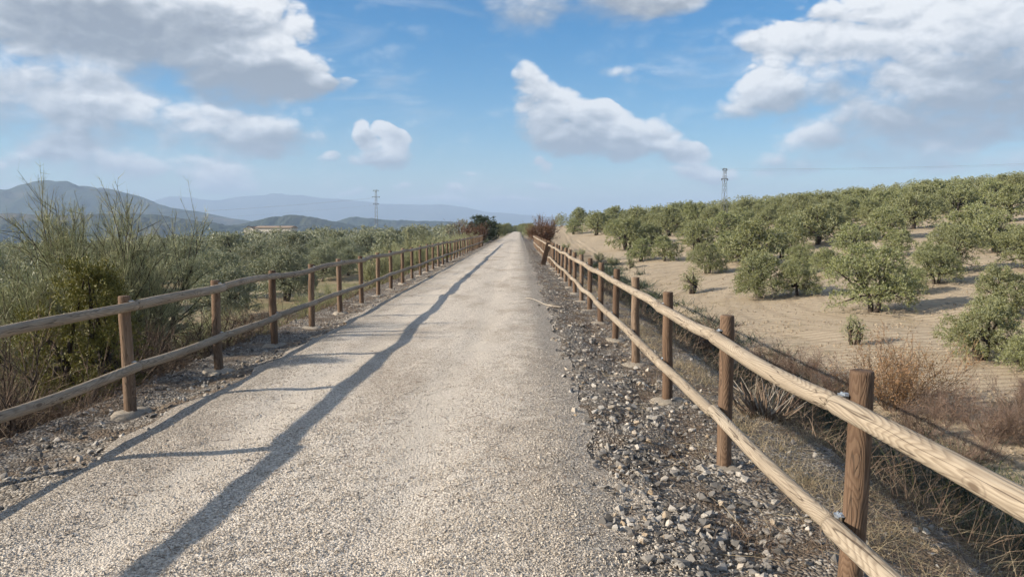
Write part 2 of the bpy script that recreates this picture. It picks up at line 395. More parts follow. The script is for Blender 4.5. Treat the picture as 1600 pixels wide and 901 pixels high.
# shoulders: dark soil, small grit
m, n, out = mat('shoulder_soil'); M['shoulder'] = m
p = pos(n)
vr = n.sep(n.voro(p, 48, out='Color'))[0]; vd = n.voro(p, 48)
c = n.ramp(vr, [(0, (0.075, 0.063, 0.052)), (0.5, (0.18, 0.158, 0.132)), (0.85, (0.30, 0.272, 0.236)), (1, (0.44, 0.405, 0.36))])
so_ = n.noise(p, 1.7, 5, 0.6)
c = n.mix(n.sstep(so_, 0.45, 0.6, 0, 0.75), c, n.mix(n.noise(p, 30, 4, 0.7), (0.075, 0.052, 0.036), (0.17, 0.125, 0.085)))
principled(n, out, c, 0.95, n.m('MULTIPLY', vd, -1.0), 0.9, 0.02, 0.12)

# the land: pale tilled soil, banks, far patchwork of groves
m, n, out = mat('land_soil'); M['land'] = m
p = pos(n); x_, y_, z_ = n.sep(p)
n1 = n.noise(p, 0.16, 5, 0.6); n2 = n.noise(p, 2.2, 6, 0.65); n3 = n.noise(p, 14, 4, 0.65)
soil = n.mix(n2, (0.33, 0.265, 0.185), (0.48, 0.405, 0.305))
soil = n.mix(n.sstep(n1, 0.35, 0.65, 0, 0.6), soil, (0.40, 0.325, 0.23))
wv = n.new('ShaderNodeTexWave', wave_type='BANDS', bands_direction='Y'); wv.inputs['Scale'].default_value = 0.55; wv.inputs['Distortion'].default_value = 7.0
wv.inputs['Detail'].default_value = 3; wv.inputs['Detail Scale'].default_value = 0.35
n.link(n.v('MULTIPLY', p, (0.35, 1, 1)), wv.inputs['Vector'])
soil = n.mix(n.m('MULTIPLY', n.sstep(wv.outputs[1], 0.55, 0.95), 0.55), soil, (0.25, 0.195, 0.135))
rg = n.new('ShaderNodeTexWave', wave_type='RINGS', rings_direction='Z'); rg.inputs['Scale'].default_value = 0.16; rg.inputs['Distortion'].default_value = 5.0; rg.inputs['Detail'].default_value = 4; rg.inputs['Detail Scale'].default_value = 0.25
n.link(n.v('SUBTRACT', p, (34, 48, 0)), rg.inputs['Vector'])
soil = n.mix(n.m('MULTIPLY', n.sstep(rg.outputs[1], 0.80, 0.97), 0.28), soil, (0.21, 0.165, 0.115))
soil = n.mix(n.sstep(n.noise(p, 0.55, 5, 0.7), 0.55, 0.68, 0, 0.6), soil, n.mix(n3, (0.17, 0.14, 0.085), (0.30, 0.25, 0.165)))
soil = n.mix(n.sstep(n.noise(p, 5.0, 4, 0.7), 0.58, 0.66, 0, 0.5), soil, (0.22, 0.175, 0.12))
lsoil = n.mix(n2, (0.24, 0.19, 0.125), (0.36, 0.30, 0.21))
lsoil = n.mix(n.sstep(n1, 0.42, 0.6, 0, .7), lsoil, n.mix(n3, (0.085, 0.10, 0.035), (0.16, 0.16, 0.07)))
bank = n.mix(n3, (0.06, 0.045, 0.031), (0.15, 0.115, 0.078))  # brown bank soil, painted darker to stand in for shade in the ditch
c = n.mix(n.sstep(x_, -2.0, 2.0), lsoil, soil)
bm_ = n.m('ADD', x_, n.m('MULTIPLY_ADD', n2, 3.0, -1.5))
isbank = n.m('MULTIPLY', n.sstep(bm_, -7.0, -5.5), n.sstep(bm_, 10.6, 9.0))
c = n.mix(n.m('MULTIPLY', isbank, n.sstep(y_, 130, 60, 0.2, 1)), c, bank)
dist = n.v('LENGTH', p)
dots = n.voro(n.v('MULTIPLY', p, (1, 1, 0)), 0.12, rand=0.45)
fld = n.sep(n.voro(n.v('MULTIPLY', p, (1, 1, 0)), 0.0042, out='Color'))[0]
fargr = n.mix(n.sstep(dots, 0.30, 0.5), (0.045, 0.06, 0.032), n.mix(fld, (0.09, 0.10, 0.055), (0.24, 0.19, 0.125)))
c = n.mix(n.sstep(dist, 300, 420), c, fargr)
principled(n, out, c, 0.97, n.m('ADD', n2, n.m('MULTIPLY', n3, 0.35)), 0.7, 0.12, 0.08)

m, n, out = mat('mountain_cover'); M['mountain'] = m
p = pos(n); big = n.noise(p, 0.0035, 6, 0.6); fld = n.sep(n.voro(n.v('MULTIPLY', p, (1, 1, 0.3)), 0.0042, out='Color'))[0]
c = n.mix(n.sstep(big, 0.42, 0.66), (0.03, 0.042, 0.028), n.mix(fld, (0.05, 0.062, 0.036), (0.13, 0.11, 0.08)))
c = n.mix(n.sstep(n.noise(p, 0.03, 4, 0.6), 0.45, 0.6, 0, 0.6), c, (0.03, 0.043, 0.027))
principled(n, out, c, 0.97, n.noise(p, 0.012, 6, 0.65), 0.6, 25.0, 0.05)

# round timber
def timber(name, stops, ringscale, dirt, grain_c, groove):
    m, n, out = mat(name)
    tcn = n.new('ShaderNodeTexCoord').outputs['Object']
    off = n.m('MULTIPLY', objrand(n), 37.0)
    p = n.v('ADD', tcn, n.comb(off, n.m('MULTIPLY', off, 1.7), off))
    ps = n.v('MULTIPLY', p, (1, 1, 0.16))
    ns = n.noise(ps, 7, 3, 0.5)
    # growth rings cut by the surface: contour lines of a stretched noise field
    rings = n.m('FRACT', n.m('MULTIPLY', n.noise(ps, ringscale, 2, 0.4, 0.3), 44.0))
    line = n.m('MULTIPLY', n.sstep(rings, 0.0, 0.55), n.sstep(rings, 1.0, 0.8))
    fib = n.noise(n.v('MULTIPLY', p, (1, 1, 0.03)), 130, 3, 0.6)
    c = n.ramp(n.noise(ps, 3.0, 4, 0.6), stops)
    c = n.mix(n.m('MULTIPLY', n.m('SUBTRACT', 1.0, line), groove), c, grain_c)
    c = n.mix(n.sstep(fib, 0.42, 0.68, 0, 0.5), c, n.mix(1.0, c, (.60, .57, .55), 'MULTIPLY'))
    kn = n.voro(n.v('MULTIPLY', p, (1, 1, 0.42)), 7.0)
    c = n.mix(n.sstep(kn, 0.13, 0.07, 0, 0.85), c, dirt)
    c = n.mix(n.m('MULTIPLY', n.sstep(n.m('ABSOLUTE', n.m('SUBTRACT', kn, 0.17)), 0.03, 0.0), 0.4), c, dirt)
    st = n.noise(n.v('MULTIPLY', p, (1, 1, 0.3)), 4, 5, 0.7)
    c = n.mix(n.sstep(st, 0.56, 0.75, 0, 0.6), c, dirt)
    cr = n.sstep(n.m('ABSOLUTE', n.m('SUBTRACT', n.noise(n.v('MULTIPLY', p, (1, 1, 0.05)), 16, 2, 0.5), 0.5)), 0.012, 0.0)
    c = n.mix(n.m('MULTIPLY', cr, 0.8), c, (0.05, 0.035, 0.025))
    hgt = n.m('ADD', n.m('MULTIPLY', line, 0.5), n.m('SUBTRACT', n.m('MULTIPLY', fib, 0.4), cr))
    principled(n, out, c, 0.8, hgt, 0.5, 0.006, 0.2); return m
M['rail'] = timber('weathered_rail', [(0.25, (0.24, 0.195, 0.145)), (0.5, (0.34, 0.285, 0.215)), (0.75, (0.43, 0.37, 0.29))], 4.6, (0.115, 0.083, 0.058), (0.17, 0.13, 0.092), 0.52)
M['post'] = timber('stained_post', [(0.25, (0.10, 0.064, 0.042)), (0.5, (0.185, 0.122, 0.08)), (0.75, (0.30, 0.232, 0.17))], 6.5, (0.055, 0.033, 0.022), (0.075, 0.042, 0.026), 0.5)
m, n, out = mat('zinc'); M['zinc'] = m
principled(n, out, n.mix(n.noise(pos(n), 60, 3), (0.42, 0.46, 0.5), (0.62, 0.66, 0.7)), 0.42, metallic=0.75, spec=0.5)
m, n, out = mat('grey_steel'); M['steel'] = m
principled(n, out, n.mix(n.noise(pos(n), 0.8, 3), (0.11, 0.115, 0.12), (0.21, 0.215, 0.22)), 0.55, metallic=0.3)
m, n, out = mat('whitewash'); M['white'] = m
principled(n, out, n.mix(n.noise(pos(n), 0.7, 5, 0.65), (0.50, 0.45, 0.385), (0.72, 0.68, 0.61)), 0.9)
m, n, out = mat('clay_tiles'); M['roof'] = m
principled(n, out, n.mix(n.noise(pos(n), 2, 4), (0.24, 0.18, 0.135), (0.36, 0.28, 0.215)), 0.9)
m, n, out = mat('dark_opening'); M['dark'] = m
principled(n, out, (0.03, 0.03, 0.035), 0.4)

# ------------------------------------------------------------------ land sheet
def axis(near, step, far, lim):
    a = list(np.arange(-near, near + 1e-6, step)); s = step
    while a[-1] < lim: s = min(s * 1.09, far); a.append(a[-1] + s)
    return np.array(a)
xs = axis(11, 0.36, 1200, 21000); xs = np.unique(np.concatenate([-xs, xs]).round(4))
yp = axis(0, 0.3, 1, 0.5); yl = [-3.0]; s_ = 0.45
while yl[-1] < 30000: s_ = min(s_ * 1.034 if yl[-1] > 15 else s_, 1200); yl.append(yl[-1] + s_)
yn = [-3.0]; s_ = 0.5
while yn[-1] > -3500: s_ *= 1.2; yn.append(yn[-1] - s_)
ys = np.array(sorted(set(yn + yl)))
X, Y = np.meshgrid(xs, ys)
Z = H(X, Y) + np.where((np.abs(X) < 14) & ((X < -4.3) | (X > 3)), 0.05 * wob(X, Y, 0.9, 4), 0) - 0.10 * ((X > -4.45) & (X < 2.85) & (Y < 410))
nx, ny = len(xs), len(ys)
ii = (np.arange(ny - 1)[:, None] * nx + np.arange(nx - 1)[None])
Fq = np.stack([ii, ii + 1, ii + nx + 1, ii + nx], -1).reshape(-1, 4)
g = Geo().add(np.stack([X, Y, Z], -1), Fq)
kind(link('ground', g.mesh('ground', True), M['land']), 'structure', 'pale tilled soil and grassy banks falling away from the path')

# gravel path: a crowned sheet, 3.6 m wide, edges ragged
def sheet(name, xa, xb, zf, ys, nxs, matl, amp=0.12, smooth=True):
    V = []
    t = np.linspace(0, 1, nxs)
    Yg, Tg = np.meshgrid(ys, t, indexing='ij')
    xl = xa + amp * wob(Yg * 0, Yg, 1.7, 1); xr = xb + amp * wob(Yg * 0 + 5, Yg, 2.1, 2)
    Xg = xl + (xr - xl) * Tg
    Zg = zf(Xg, Yg)
    ny = len(ys)
    ii = (np.arange(ny - 1)[:, None] * nxs + np.arange(nxs - 1)[None])
    Fq = np.stack([ii, ii + 1, ii + nxs + 1, ii + nxs], -1).reshape(-1, 4)
    return link(name, Geo().add(np.stack([Xg, Yg, Zg], -1), Fq).mesh(name, smooth), matl)
def ygrid(a, b, s0, gr):
    y = [a]; s = s0
    while y[-1] < b: y.append(y[-1] + s); s *= gr
    return np.array(y)
def lane(x, y):
    q = x + .10 * np.sin(y * .35) + .05 * np.sin(y * 1.1)
    return np.exp(-((q + 2.05) / .22) ** 2) + np.exp(-((q + .62) / .24) ** 2)
def path_z(x, y):
    z = 0.02 - 0.006 * ((x + 1.25) / 1.5) ** 2 + 0.006 * wob(x, y * 0.5, 0.9, 3) + 0.004 * wob(x, y, 0.35, 4) - 0.012 * lane(x, y)
    return z - 0.05 * sstep(np.abs(x + 1.25), 1.45, 1.95)
yy = ygrid(-3, 420, 0.07, 1.016)
path = kind(sheet('path', -3.05, 0.62, path_z, yy, 60, M['path']), 'structure', 'straight pale gravel track with fence shadows across it')
def shr_z(x, y): return H(x, y) + 0.012 + 0.022 * wob(x, y, 0.8, 5) * sstep(x, 0.5, 1.0) + 0.012 * wob(x, y, 0.27, 0)
def shl_z(x, y): return H(x, y) + 0.012 + 0.02 * wob(x, y, 0.7, 2) + 0.012 * wob(x, y, 0.3, 1)
yy2 = ygrid(-3, 130, 0.09, 1.017)
sh_r = kind(sheet('shoulder_right', 0.35, 2.95, shr_z, yy2, 40, M['shoulder'], 0.12), 'structure', 'dark stony ballast strip between gravel and fence')
sh_l = kind(sheet('shoulder_left', -4.35, -2.85, shl_z, yy2, 26, M['shoulder'], 0.1), 'structure', 'stony edge strip under the shaded fence')

# ------------------------------------------------------------------ mountains and hills
def ridge(name, label, prof, depth, thick, seed, base=-70, rough=0.05):
    px = np.array([q[0] for q in prof], float); py = np.array([q[1] for q in prof], float)
    u = np.linspace(px[0], px[-1], 220)
    X0 = (u - VPX) / F_PX * depth
    zt = CAM_Z + (HZ - np.interp(u, px, py)) / F_PX * depth
    zt = np.convolve(np.pad(zt, 4, 'edge'), np.ones(9) / 9, 'valid')
    k = np.linspace(-1, 1, 60); A, K = np.meshgrid(np.arange(220), k)
    sp = thick * (zt - base).max()
    Yg = depth + K * sp; Xg = X0[A] * (1 + 0.6 * K * sp / depth)
    fall = np.cos(np.clip(np.abs(K), 0, 1) * math.pi / 2) ** 1.4
    wl = sp * 0.55
    nz = (wob(Xg, Yg, wl, seed) + 0.5 * wob(Xg, Yg, wl * .4, seed + 1) + 0.25 * wob(Xg, Yg, wl * .17, seed + 2))
    Zg = base + (zt[A] - base) * np.clip(fall + rough * nz * (0.25 + 2.2 * fall * (1 - fall)) , 0, 1.03)
    Zg = np.where(fall < 0.02, base - 30, Zg)
    ii = (np.arange(59)[:, None] * 220 + np.arange(219)[None])
    Fq = np.stack([ii, ii + 1, ii + 221, ii + 220], -1).reshape(-1, 4)
    return kind(link(name, Geo().add(np.stack([Xg, Yg, Zg], -1), Fq).mesh(name, True), M['mountain']), 'structure', label)
ridge('mountain', 'rounded wooded mountain behind the tall broom shrub', [(-420, 345), (-250, 322), (-120, 306), (0, 299), (30, 292), (70, 286), (100, 285), (125, 290), (160, 293), (185, 301), (225, 310), (260, 322), (310, 332), (360, 342), (430, 350), (520, 357)], 5200, 2.6, 1, rough=0.16)
ridge('mountain_range', 'long pale blue mountain range on the horizon', [(150, 330), (220, 318), (260, 310), (290, 307), (330, 314), (370, 311), (400, 306), (430, 305), (480, 306), (515, 311), (560, 314), (610, 320), (650, 321), (690, 320), (720, 323), (760, 331), (800, 335), (850, 338), (900, 341), (1000, 344), (1150, 346)], 15500, 2.4, 2, rough=0.12)
ridge('hill', 'dark low hill behind the farm building', [(330, 357), (380, 349), (420, 341), (455, 337), (480, 338), (510, 344), (560, 353), (620, 358)], 3000, 2.0, 3, rough=0.14)
ridge('hill', 'small low hill right of the farm building', [(500, 356), (535, 343), (550, 339), (580, 341), (610, 344), (650, 345), (690, 346), (740, 349), (800, 352), (860, 353), (920, 357)], 4200, 2.2, 4, rough=0.12)
ridge('hill', 'wooded foothill below the rounded mountain', [(-300, 340), (-120, 332), (0, 334), (90, 338), (170, 335), (240, 336), (300, 345), (350, 351), (420, 358)], 2700, 2.4, 5, rough=0.22)

# ------------------------------------------------------------------ haze: even air round everything
g = Geo()
x0, x1, y0, y1, z0, z1 = -25000, 25000, -6000, 34000, -120, 770
V = [(x0, y0, z0), (x1, y0, z0), (x1, y1, z0), (x0, y1, z0), (x0, y0, z1), (x1, y0, z1), (x1, y1, z1), (x0, y1, z1)]
g.add(V, [(0, 3, 2, 1), (4, 5, 6, 7), (0, 1, 5, 4), (1, 2, 6, 5), (2, 3, 7, 6), (3, 0, 4, 7)])
m, n, out = mat('haze_air')
pv = n.new('ShaderNodeVolumePrincipled'); pv.inputs['Density'].default_value = 1.25e-4
pv.inputs['Color'].default_value = (0.52, 0.70, 0.97, 1); pv.inputs['Anisotropy'].default_value = 0.0
n.link(pv.outputs[0], out.inputs['Volume'])
haze = kind(link('haze', g.mesh('haze'), m), 'stuff', 'thin blue haze over the far mountains')

# ------------------------------------------------------------------ fences
def post_mesh(k):
    r = np.random.default_rng(100 + k); g = Geo()
    zz = np.array([-0.4, 0.0, 0.3, 0.6, 0.85, 1.035, 1.047, 1.05]); rr = 0.0525 * np.array([1.03, 1.02, 1.0, 1.0, .99, .985, .95, .80])
    pts = np.stack([0.004 * r.normal(size=8), 0.004 * r.normal(size=8), zz], -1); pts[-3:, :2] = pts[-3, :2]
    tube(g, pts, rr * (1 + 0.012 * r.normal(size=8)), 22); return g.mesh('post', True)
def rail_mesh(k, L=1.985):
    r = np.random.default_rng(200 + k); g = Geo()
    t = np.array([0, 0.006, 0.03, .12, .25, .4, .55, .7, .85, .94, .985, .997, 1.0])
    bx, by = r.normal(size=2) * 0.010, r.normal(size=2) * 0.010
    pts = np.stack([bx[0] * np.sin(np.pi * t) + .4 * bx[1] * np.sin(2 * np.pi * t), by[0] * np.sin(np.pi * t) + .4 * by[1] * np.sin(2 * np.pi * t), (t - .5) * L], -1)
    rr = 0.0465 * (1 + 0.03 * r.normal(size=13)); rr = np.convolve(np.pad(rr, 1, 'edge'), np.ones(3) / 3, 'valid')
    rr = rr * np.linspace(1 + .09 * r.uniform(-1, 1), 1 + .09 * r.uniform(-1, 1), 13)
    rr[0] *= .72; rr[1] *= .93; rr[-2] *= .93; rr[-1] *= .72
    tube(g, pts, rr, 18); return g.mesh('rail', True)
POSTS = [post_mesh(k) for k in range(5)]; RAILS = [rail_mesh(k) for k in range(7)]
def footing_mesh(k):
    r = np.random.default_rng(300 + k); g = Geo(); n = 16; a = np.linspace(0, 2 * np.pi, n, endpoint=False)
    rad = 1 + .14 * np.sin(2 * a + r.uniform(0, 6)) + .09 * np.sin(3 * a + r.uniform(0, 6)) + .05 * r.normal(size=n)
    V = []
    for q, z in ((1.05, -.06), (1.0, .012), (.82, .045), (.45, .058), (.2, .06)):
        V.append(np.stack([np.cos(a) * rad * q * .19, np.sin(a) * rad * q * .19, z + .008 * r.normal(size=n)], -1))
    V = np.concatenate(V); i = np.arange(4)[:, None] * n; j = np.arange(n)[None]; j2 = (j + 1) % n
    g.add(V, np.stack([i + j, i + j2, i + n + j2, i + n + j], -1).reshape(-1, 4)); g.f.append((np.arange(n) + 4 * n)[None])
    return g.mesh('footing', True)
FOOT = [footing_mesh(k) for k in range(4)]
def bracket_mesh():
    bm = bmesh.new()
    for (cx, cy, cz, sx, sy, sz) in ((0, 0, 0, .03, .055, .004), (.013, 0, -.02, .004, .05, .045), (-.012, 0, .004, .02, .03, .006)):
        bmesh.ops.create_cube(bm, size=1, matrix=Matrix.Translation((cx, cy, cz)) @ Matrix.Diagonal((sx, sy, sz, 1)))
    for yb in (-.015, .015):
        bmesh.ops.create_cone(bm, cap_ends=True, segments=6, radius1=.006, radius2=.006, depth=.008, matrix=Matrix.Translation((0, yb, .006)))
    me = bpy.data.meshes.new('bracket'); bm.to_mesh(me); bm.free(); return me
BRK = bracket_mesh()
for me, mt in [(q, 'post') for q in POSTS] + [(q, 'rail') for q in RAILS] + [(q, 'concrete') for q in FOOT] + [(BRK, 'zinc')]: me.materials.append(M[mt])
def fence(x, ys, side, label, seed, rails):
    """side: +1 when the rails face +x (left fence), -1 when they face -x"""
    r = np.random.default_rng(seed)
    root = tag(empty('wooden_fence', (x, ys[0], 0)), label, 'fence')
    zs = []
    for i, y in enumerate(ys):
        lean = r.normal(0, .012, 2); dz = r.normal(0, .008); dxx = r.normal(0, .006)
        zb = hz(x, y)
        sc = r.uniform(.94, 1.06)
        po = link('post', POSTS[i % 5], None, root, (dxx, y - ys[0], zb + .04 + dz), (lean[0], lean[1], r.uniform(0, 6.28)), (sc, sc, 1.06))
        zs.append((zb + .04 + dz, dxx))
        if y < 60:
            f = link('footing', FOOT[i % 4], None, po, (0, 0, -dz - .035), (-lean[0], -lean[1], r.uniform(0, 6)), (r.uniform(.8, 1.15), r.uniform(.8, 1.15), r.uniform(.5, .9)))
    for i in range(len(ys) - 1):
        for h in rails:
            j0, j1 = (r.normal(0, .006) for _ in range(2))
            a = Vector((zs[i][1] + side * .093, ys[i] - ys[0], zs[i][0] + h + j0)); b = Vector((zs[i + 1][1] + side * .093, ys[i + 1] - ys[0], zs[i + 1][0] + h + j1))
            d = b - a
            o = link('rail', RAILS[int(r.integers(7))], None, root, (a + b) / 2)
            q = d.to_track_quat('Z', 'Y').to_matrix() @ Matrix.Rotation(r.uniform(0, 6.28), 3, 'Z')
            o.rotation_euler = q.to_euler(); o.scale = (r.uniform(.95, 1.05),) * 2 + (d.length / 2.0,)
            if ys[i] < 24:
                br = link('bracket', BRK, None, root, a + Vector((-side * .04, 0, .038)), (0, 0, 0 if side > 0 else math.pi))
    return root
YL = [7.17 + 2.15 * k for k in range(-5, 34)]
YR = [3.43 + 2.17 * k for k in range(-3, 35)]
fence(-3.70, YL, 1, 'shaded round-timber fence with two rails left of the gravel path', 41, (1.03, .435))
fence(1.52, YR, -1, 'sunlit round-timber fence with two rails right of the gravel path', 42, (.955, .40))
# loose plank leaning on the fence, bleached stick on the ground
bm = bmesh.new()
bmesh.ops.create_cube(bm, size=1, matrix=Matrix.Diagonal((.24, .05, 1.12, 1)) )
bmesh.ops.bevel(bm, geom=bm.edges[:], offset=.012, segments=2, affect='EDGES')
me = bpy.data.meshes.new('leaning_plank'); bm.to_mesh(me); bm.free()
o = link('leaning_plank', me, M['post'], None, (1.26, 36.3, 0.40), (R(4), R(14), R(15))); tag(o, 'dark wide plank leaning against the sunlit fence', 'plank')
g = Geo(); a_ = at(822, 467, 17.3); b_ = at(876, 478, 15.8)
tt = np.linspace(0, 1, 9)
pts = np.stack([a_.x + (b_.x - a_.x) * tt, a_.y + (b_.y - a_.y) * tt + .05 * np.sin(tt * 5), 0.0 * tt], -1)
pts[:, 2] = np.maximum(path_z(pts[:, 0], pts[:, 1]), shr_z(pts[:, 0], pts[:, 1])) + .02 + .01 * np.sin(tt * 7)
tube(g, pts, np.linspace(.008, .013, 9), 6)
tube(g, [pts[5], pts[5] + [.12, -.1, .02], pts[5] + [.3, -.12, .01]], [.012, .009, .005], 5)
tag(link('dry_stick', g.mesh('dry_stick', True), M['pale_wood']), 'thin bleached stick lying on the edge of the gravel', 'stick')

# ------------------------------------------------------------------ stones
def stone_proto(k, npts=11):
    r = np.random.default_rng(500 + k); bm = bmesh.new()
    P = nrm(r.normal(size=(npts, 3))) * r.uniform(.75, 1.1, (npts, 1)) * np.array([1.0, r.uniform(.6, .85), r.uniform(.45, .65)]) * .5
    for q in P: bm.verts.new(q)
    res = bmesh.ops.convex_hull(bm, input=bm.verts[:])
    bmesh.ops.delete(bm, geom=[v for v in bm.verts if not v.link_faces], context='VERTS')
    bmesh.ops.triangulate(bm, faces=bm.faces[:])
    me = bpy.data.meshes.new('stone'); bm.to_mesh(me); bm.free()
    V = np.array([v.co[:] for v in me.vertices]); F = np.array([p.vertices[:] for p in me.polygons])
    return me, V, F
SP_ = [stone_proto(k) for k in range(10)]
SPS = [stone_proto(k, 7) for k in range(20, 28)]
for q in SP_ + SPS: q[0].materials.append(M['ballast'])
def rot_many(r, n, tilt=0.5):
    a = r.uniform(0, 6.283, n); b = r.normal(0, tilt, n); c = r.normal(0, tilt, n)
    ca, sa, cb, sb, cc, sc = np.cos(a), np.sin(a), np.cos(b), np.sin(b), np.cos(c), np.sin(c); o = np.zeros(n); e = np.ones(n)
    Rz = np.stack([ca, -sa, o, sa, ca, o, o, o, e], -1).reshape(n, 3, 3)
    Rx = np.stack([e, o, o, o, cb, -sb, o, sb, cb], -1).reshape(n, 3, 3)
    Ry = np.stack([cc, o, sc, o, e, o, -sc, o, cc], -1).reshape(n, 3, 3)
    return Rx @ Ry @ Rz
def scatter(g, protos, P, size, r, tilt=.5):
    which = r.integers(0, len(protos), len(P)); Rm = rot_many(r, len(P), tilt)
    for k, (_, V, Fc) in enumerate(protos):
        idx = np.where(which == k)[0]
        if not len(idx): continue
        VV = np.einsum('nij,vj->nvi', Rm[idx], V) * size[idx, None, None] + P[idx][:, None]
        FF = Fc[None] + (np.arange(len(idx)) * len(V))[:, None, None]
        g.add(VV.reshape(-1, 3), FF.reshape(-1, 3))
def stones(shoulder, zf, n, xf, y0, y1, smin_, smax_, seed, nbig, label, side):
    r = np.random.default_rng(seed)
    y = y0 * (y1 / y0) ** r.uniform(0, 1, n); x = xf(r, n, y)
    s = smin_ * (smax_ / smin_) ** (r.uniform(0, 1, n) ** 2.0)
    patch = wob(x * 1.0, y, 1.3, 3) + wob(x, y, 0.5, 1) * .6 + r.normal(0, .6, n)
    keep = patch > -0.15; x, y, s = x[keep], y[keep], s[keep]
    s = np.where(y > 12, np.maximum(s, .04), s)
    z = zf(x, y) + s * 0.08
    P = np.stack([x, y, z], -1)
    order = np.argsort(-s / y * (np.abs(x / np.maximum(y, .1) + .01) < .72))
    big = order[:nbig]; rest = order[nbig:]
    for i in big:
        k = int(r.integers(len(SP_)))
        link('stone', SP_[k][0], None, shoulder, P[i], (r.normal(0, .45), r.normal(0, .45), r.uniform(0, 6.28)), (s[i],) * 3)
    g = Geo(); near = rest[y[rest] < 12]; far_ = rest[y[rest] >= 12]
    scatter(g, SP_, P[near], s[near], r); scatter(g, SPS, P[far_], s[far_], r)
    o = link('loose_ballast', g.mesh('loose_ballast'), M['ballast'], shoulder); kind(o, 'stuff')
stones(sh_r, shr_z, 22000, lambda r, n, y: np.where(r.uniform(size=n) < .75, r.normal(1.0, .40, n), r.uniform(.3, 3.2, n)).clip(.25, 3.2), 2.6, 60, .016, .11, 7, 300, 'ballast', 1)
stones(sh_l, shl_z, 8000, lambda r, n, y: r.uniform(-4.5, -2.95, n) - .0 * y, 4.2, 60, .020, .10, 8, 200, 'ballast', -1)

# loose pebbles of the path, near the camera
r = np.random.default_rng(21)
def pebbles(n, y0, y1, s0, s1, seed):
    r = np.random.default_rng(seed)
    y = (y0 ** -1 + (y1 ** -1 - y0 ** -1) * r.uniform(size=n)) ** -1; x = r.uniform(-3.0, 0.85, n)
    keep = (x / y > -.75) & (x + .25 * r.normal(size=n) > -2.62) & (x + .30 * r.normal(size=n) < .62); x, y = x[keep], y[keep]; n = len(x)
    lump = wob(x, y, .9, 2) + .7 * wob(x, y * .5, 2.3, 4); kp = r.uniform(size=n) < .84 + .2 * lump - .55 * lane(x, y); x, y = x[kp], y[kp]; n = len(x)
    s = r.uniform(s0, s1, n) * np.where(r.uniform(size=n) < .06, 1.7, 1)
    return np.stack([x, y, path_z(x, y) + s * .12], -1), s
OCT = []
for k in range(8):
    q = np.array([(1, 0, 0), (0, 1, 0), (-1, 0, 0), (0, -1, 0), (0, 0, 1), (0, 0, -1)], float) * .5
    rr_ = np.random.default_rng(900 + k); q = q * np.array([1, .75, .55]) + rr_.normal(0, .11, (6, 3))
    OCT.append((None, q, np.array([(0, 1, 4), (1, 2, 4), (2, 3, 4), (3, 0, 4), (1, 0, 5), (2, 1, 5), (3, 2, 5), (0, 3, 5)])))
g = Geo()
P_, s_ = pebbles(105000, 3.1, 10.0, .0065, .0135, 22); scatter(g, OCT, P_, s_, np.random.default_rng(23), .7)
kind(link('loose_gravel', g.mesh('loose_gravel'), M['pebble'], path), 'stuff')

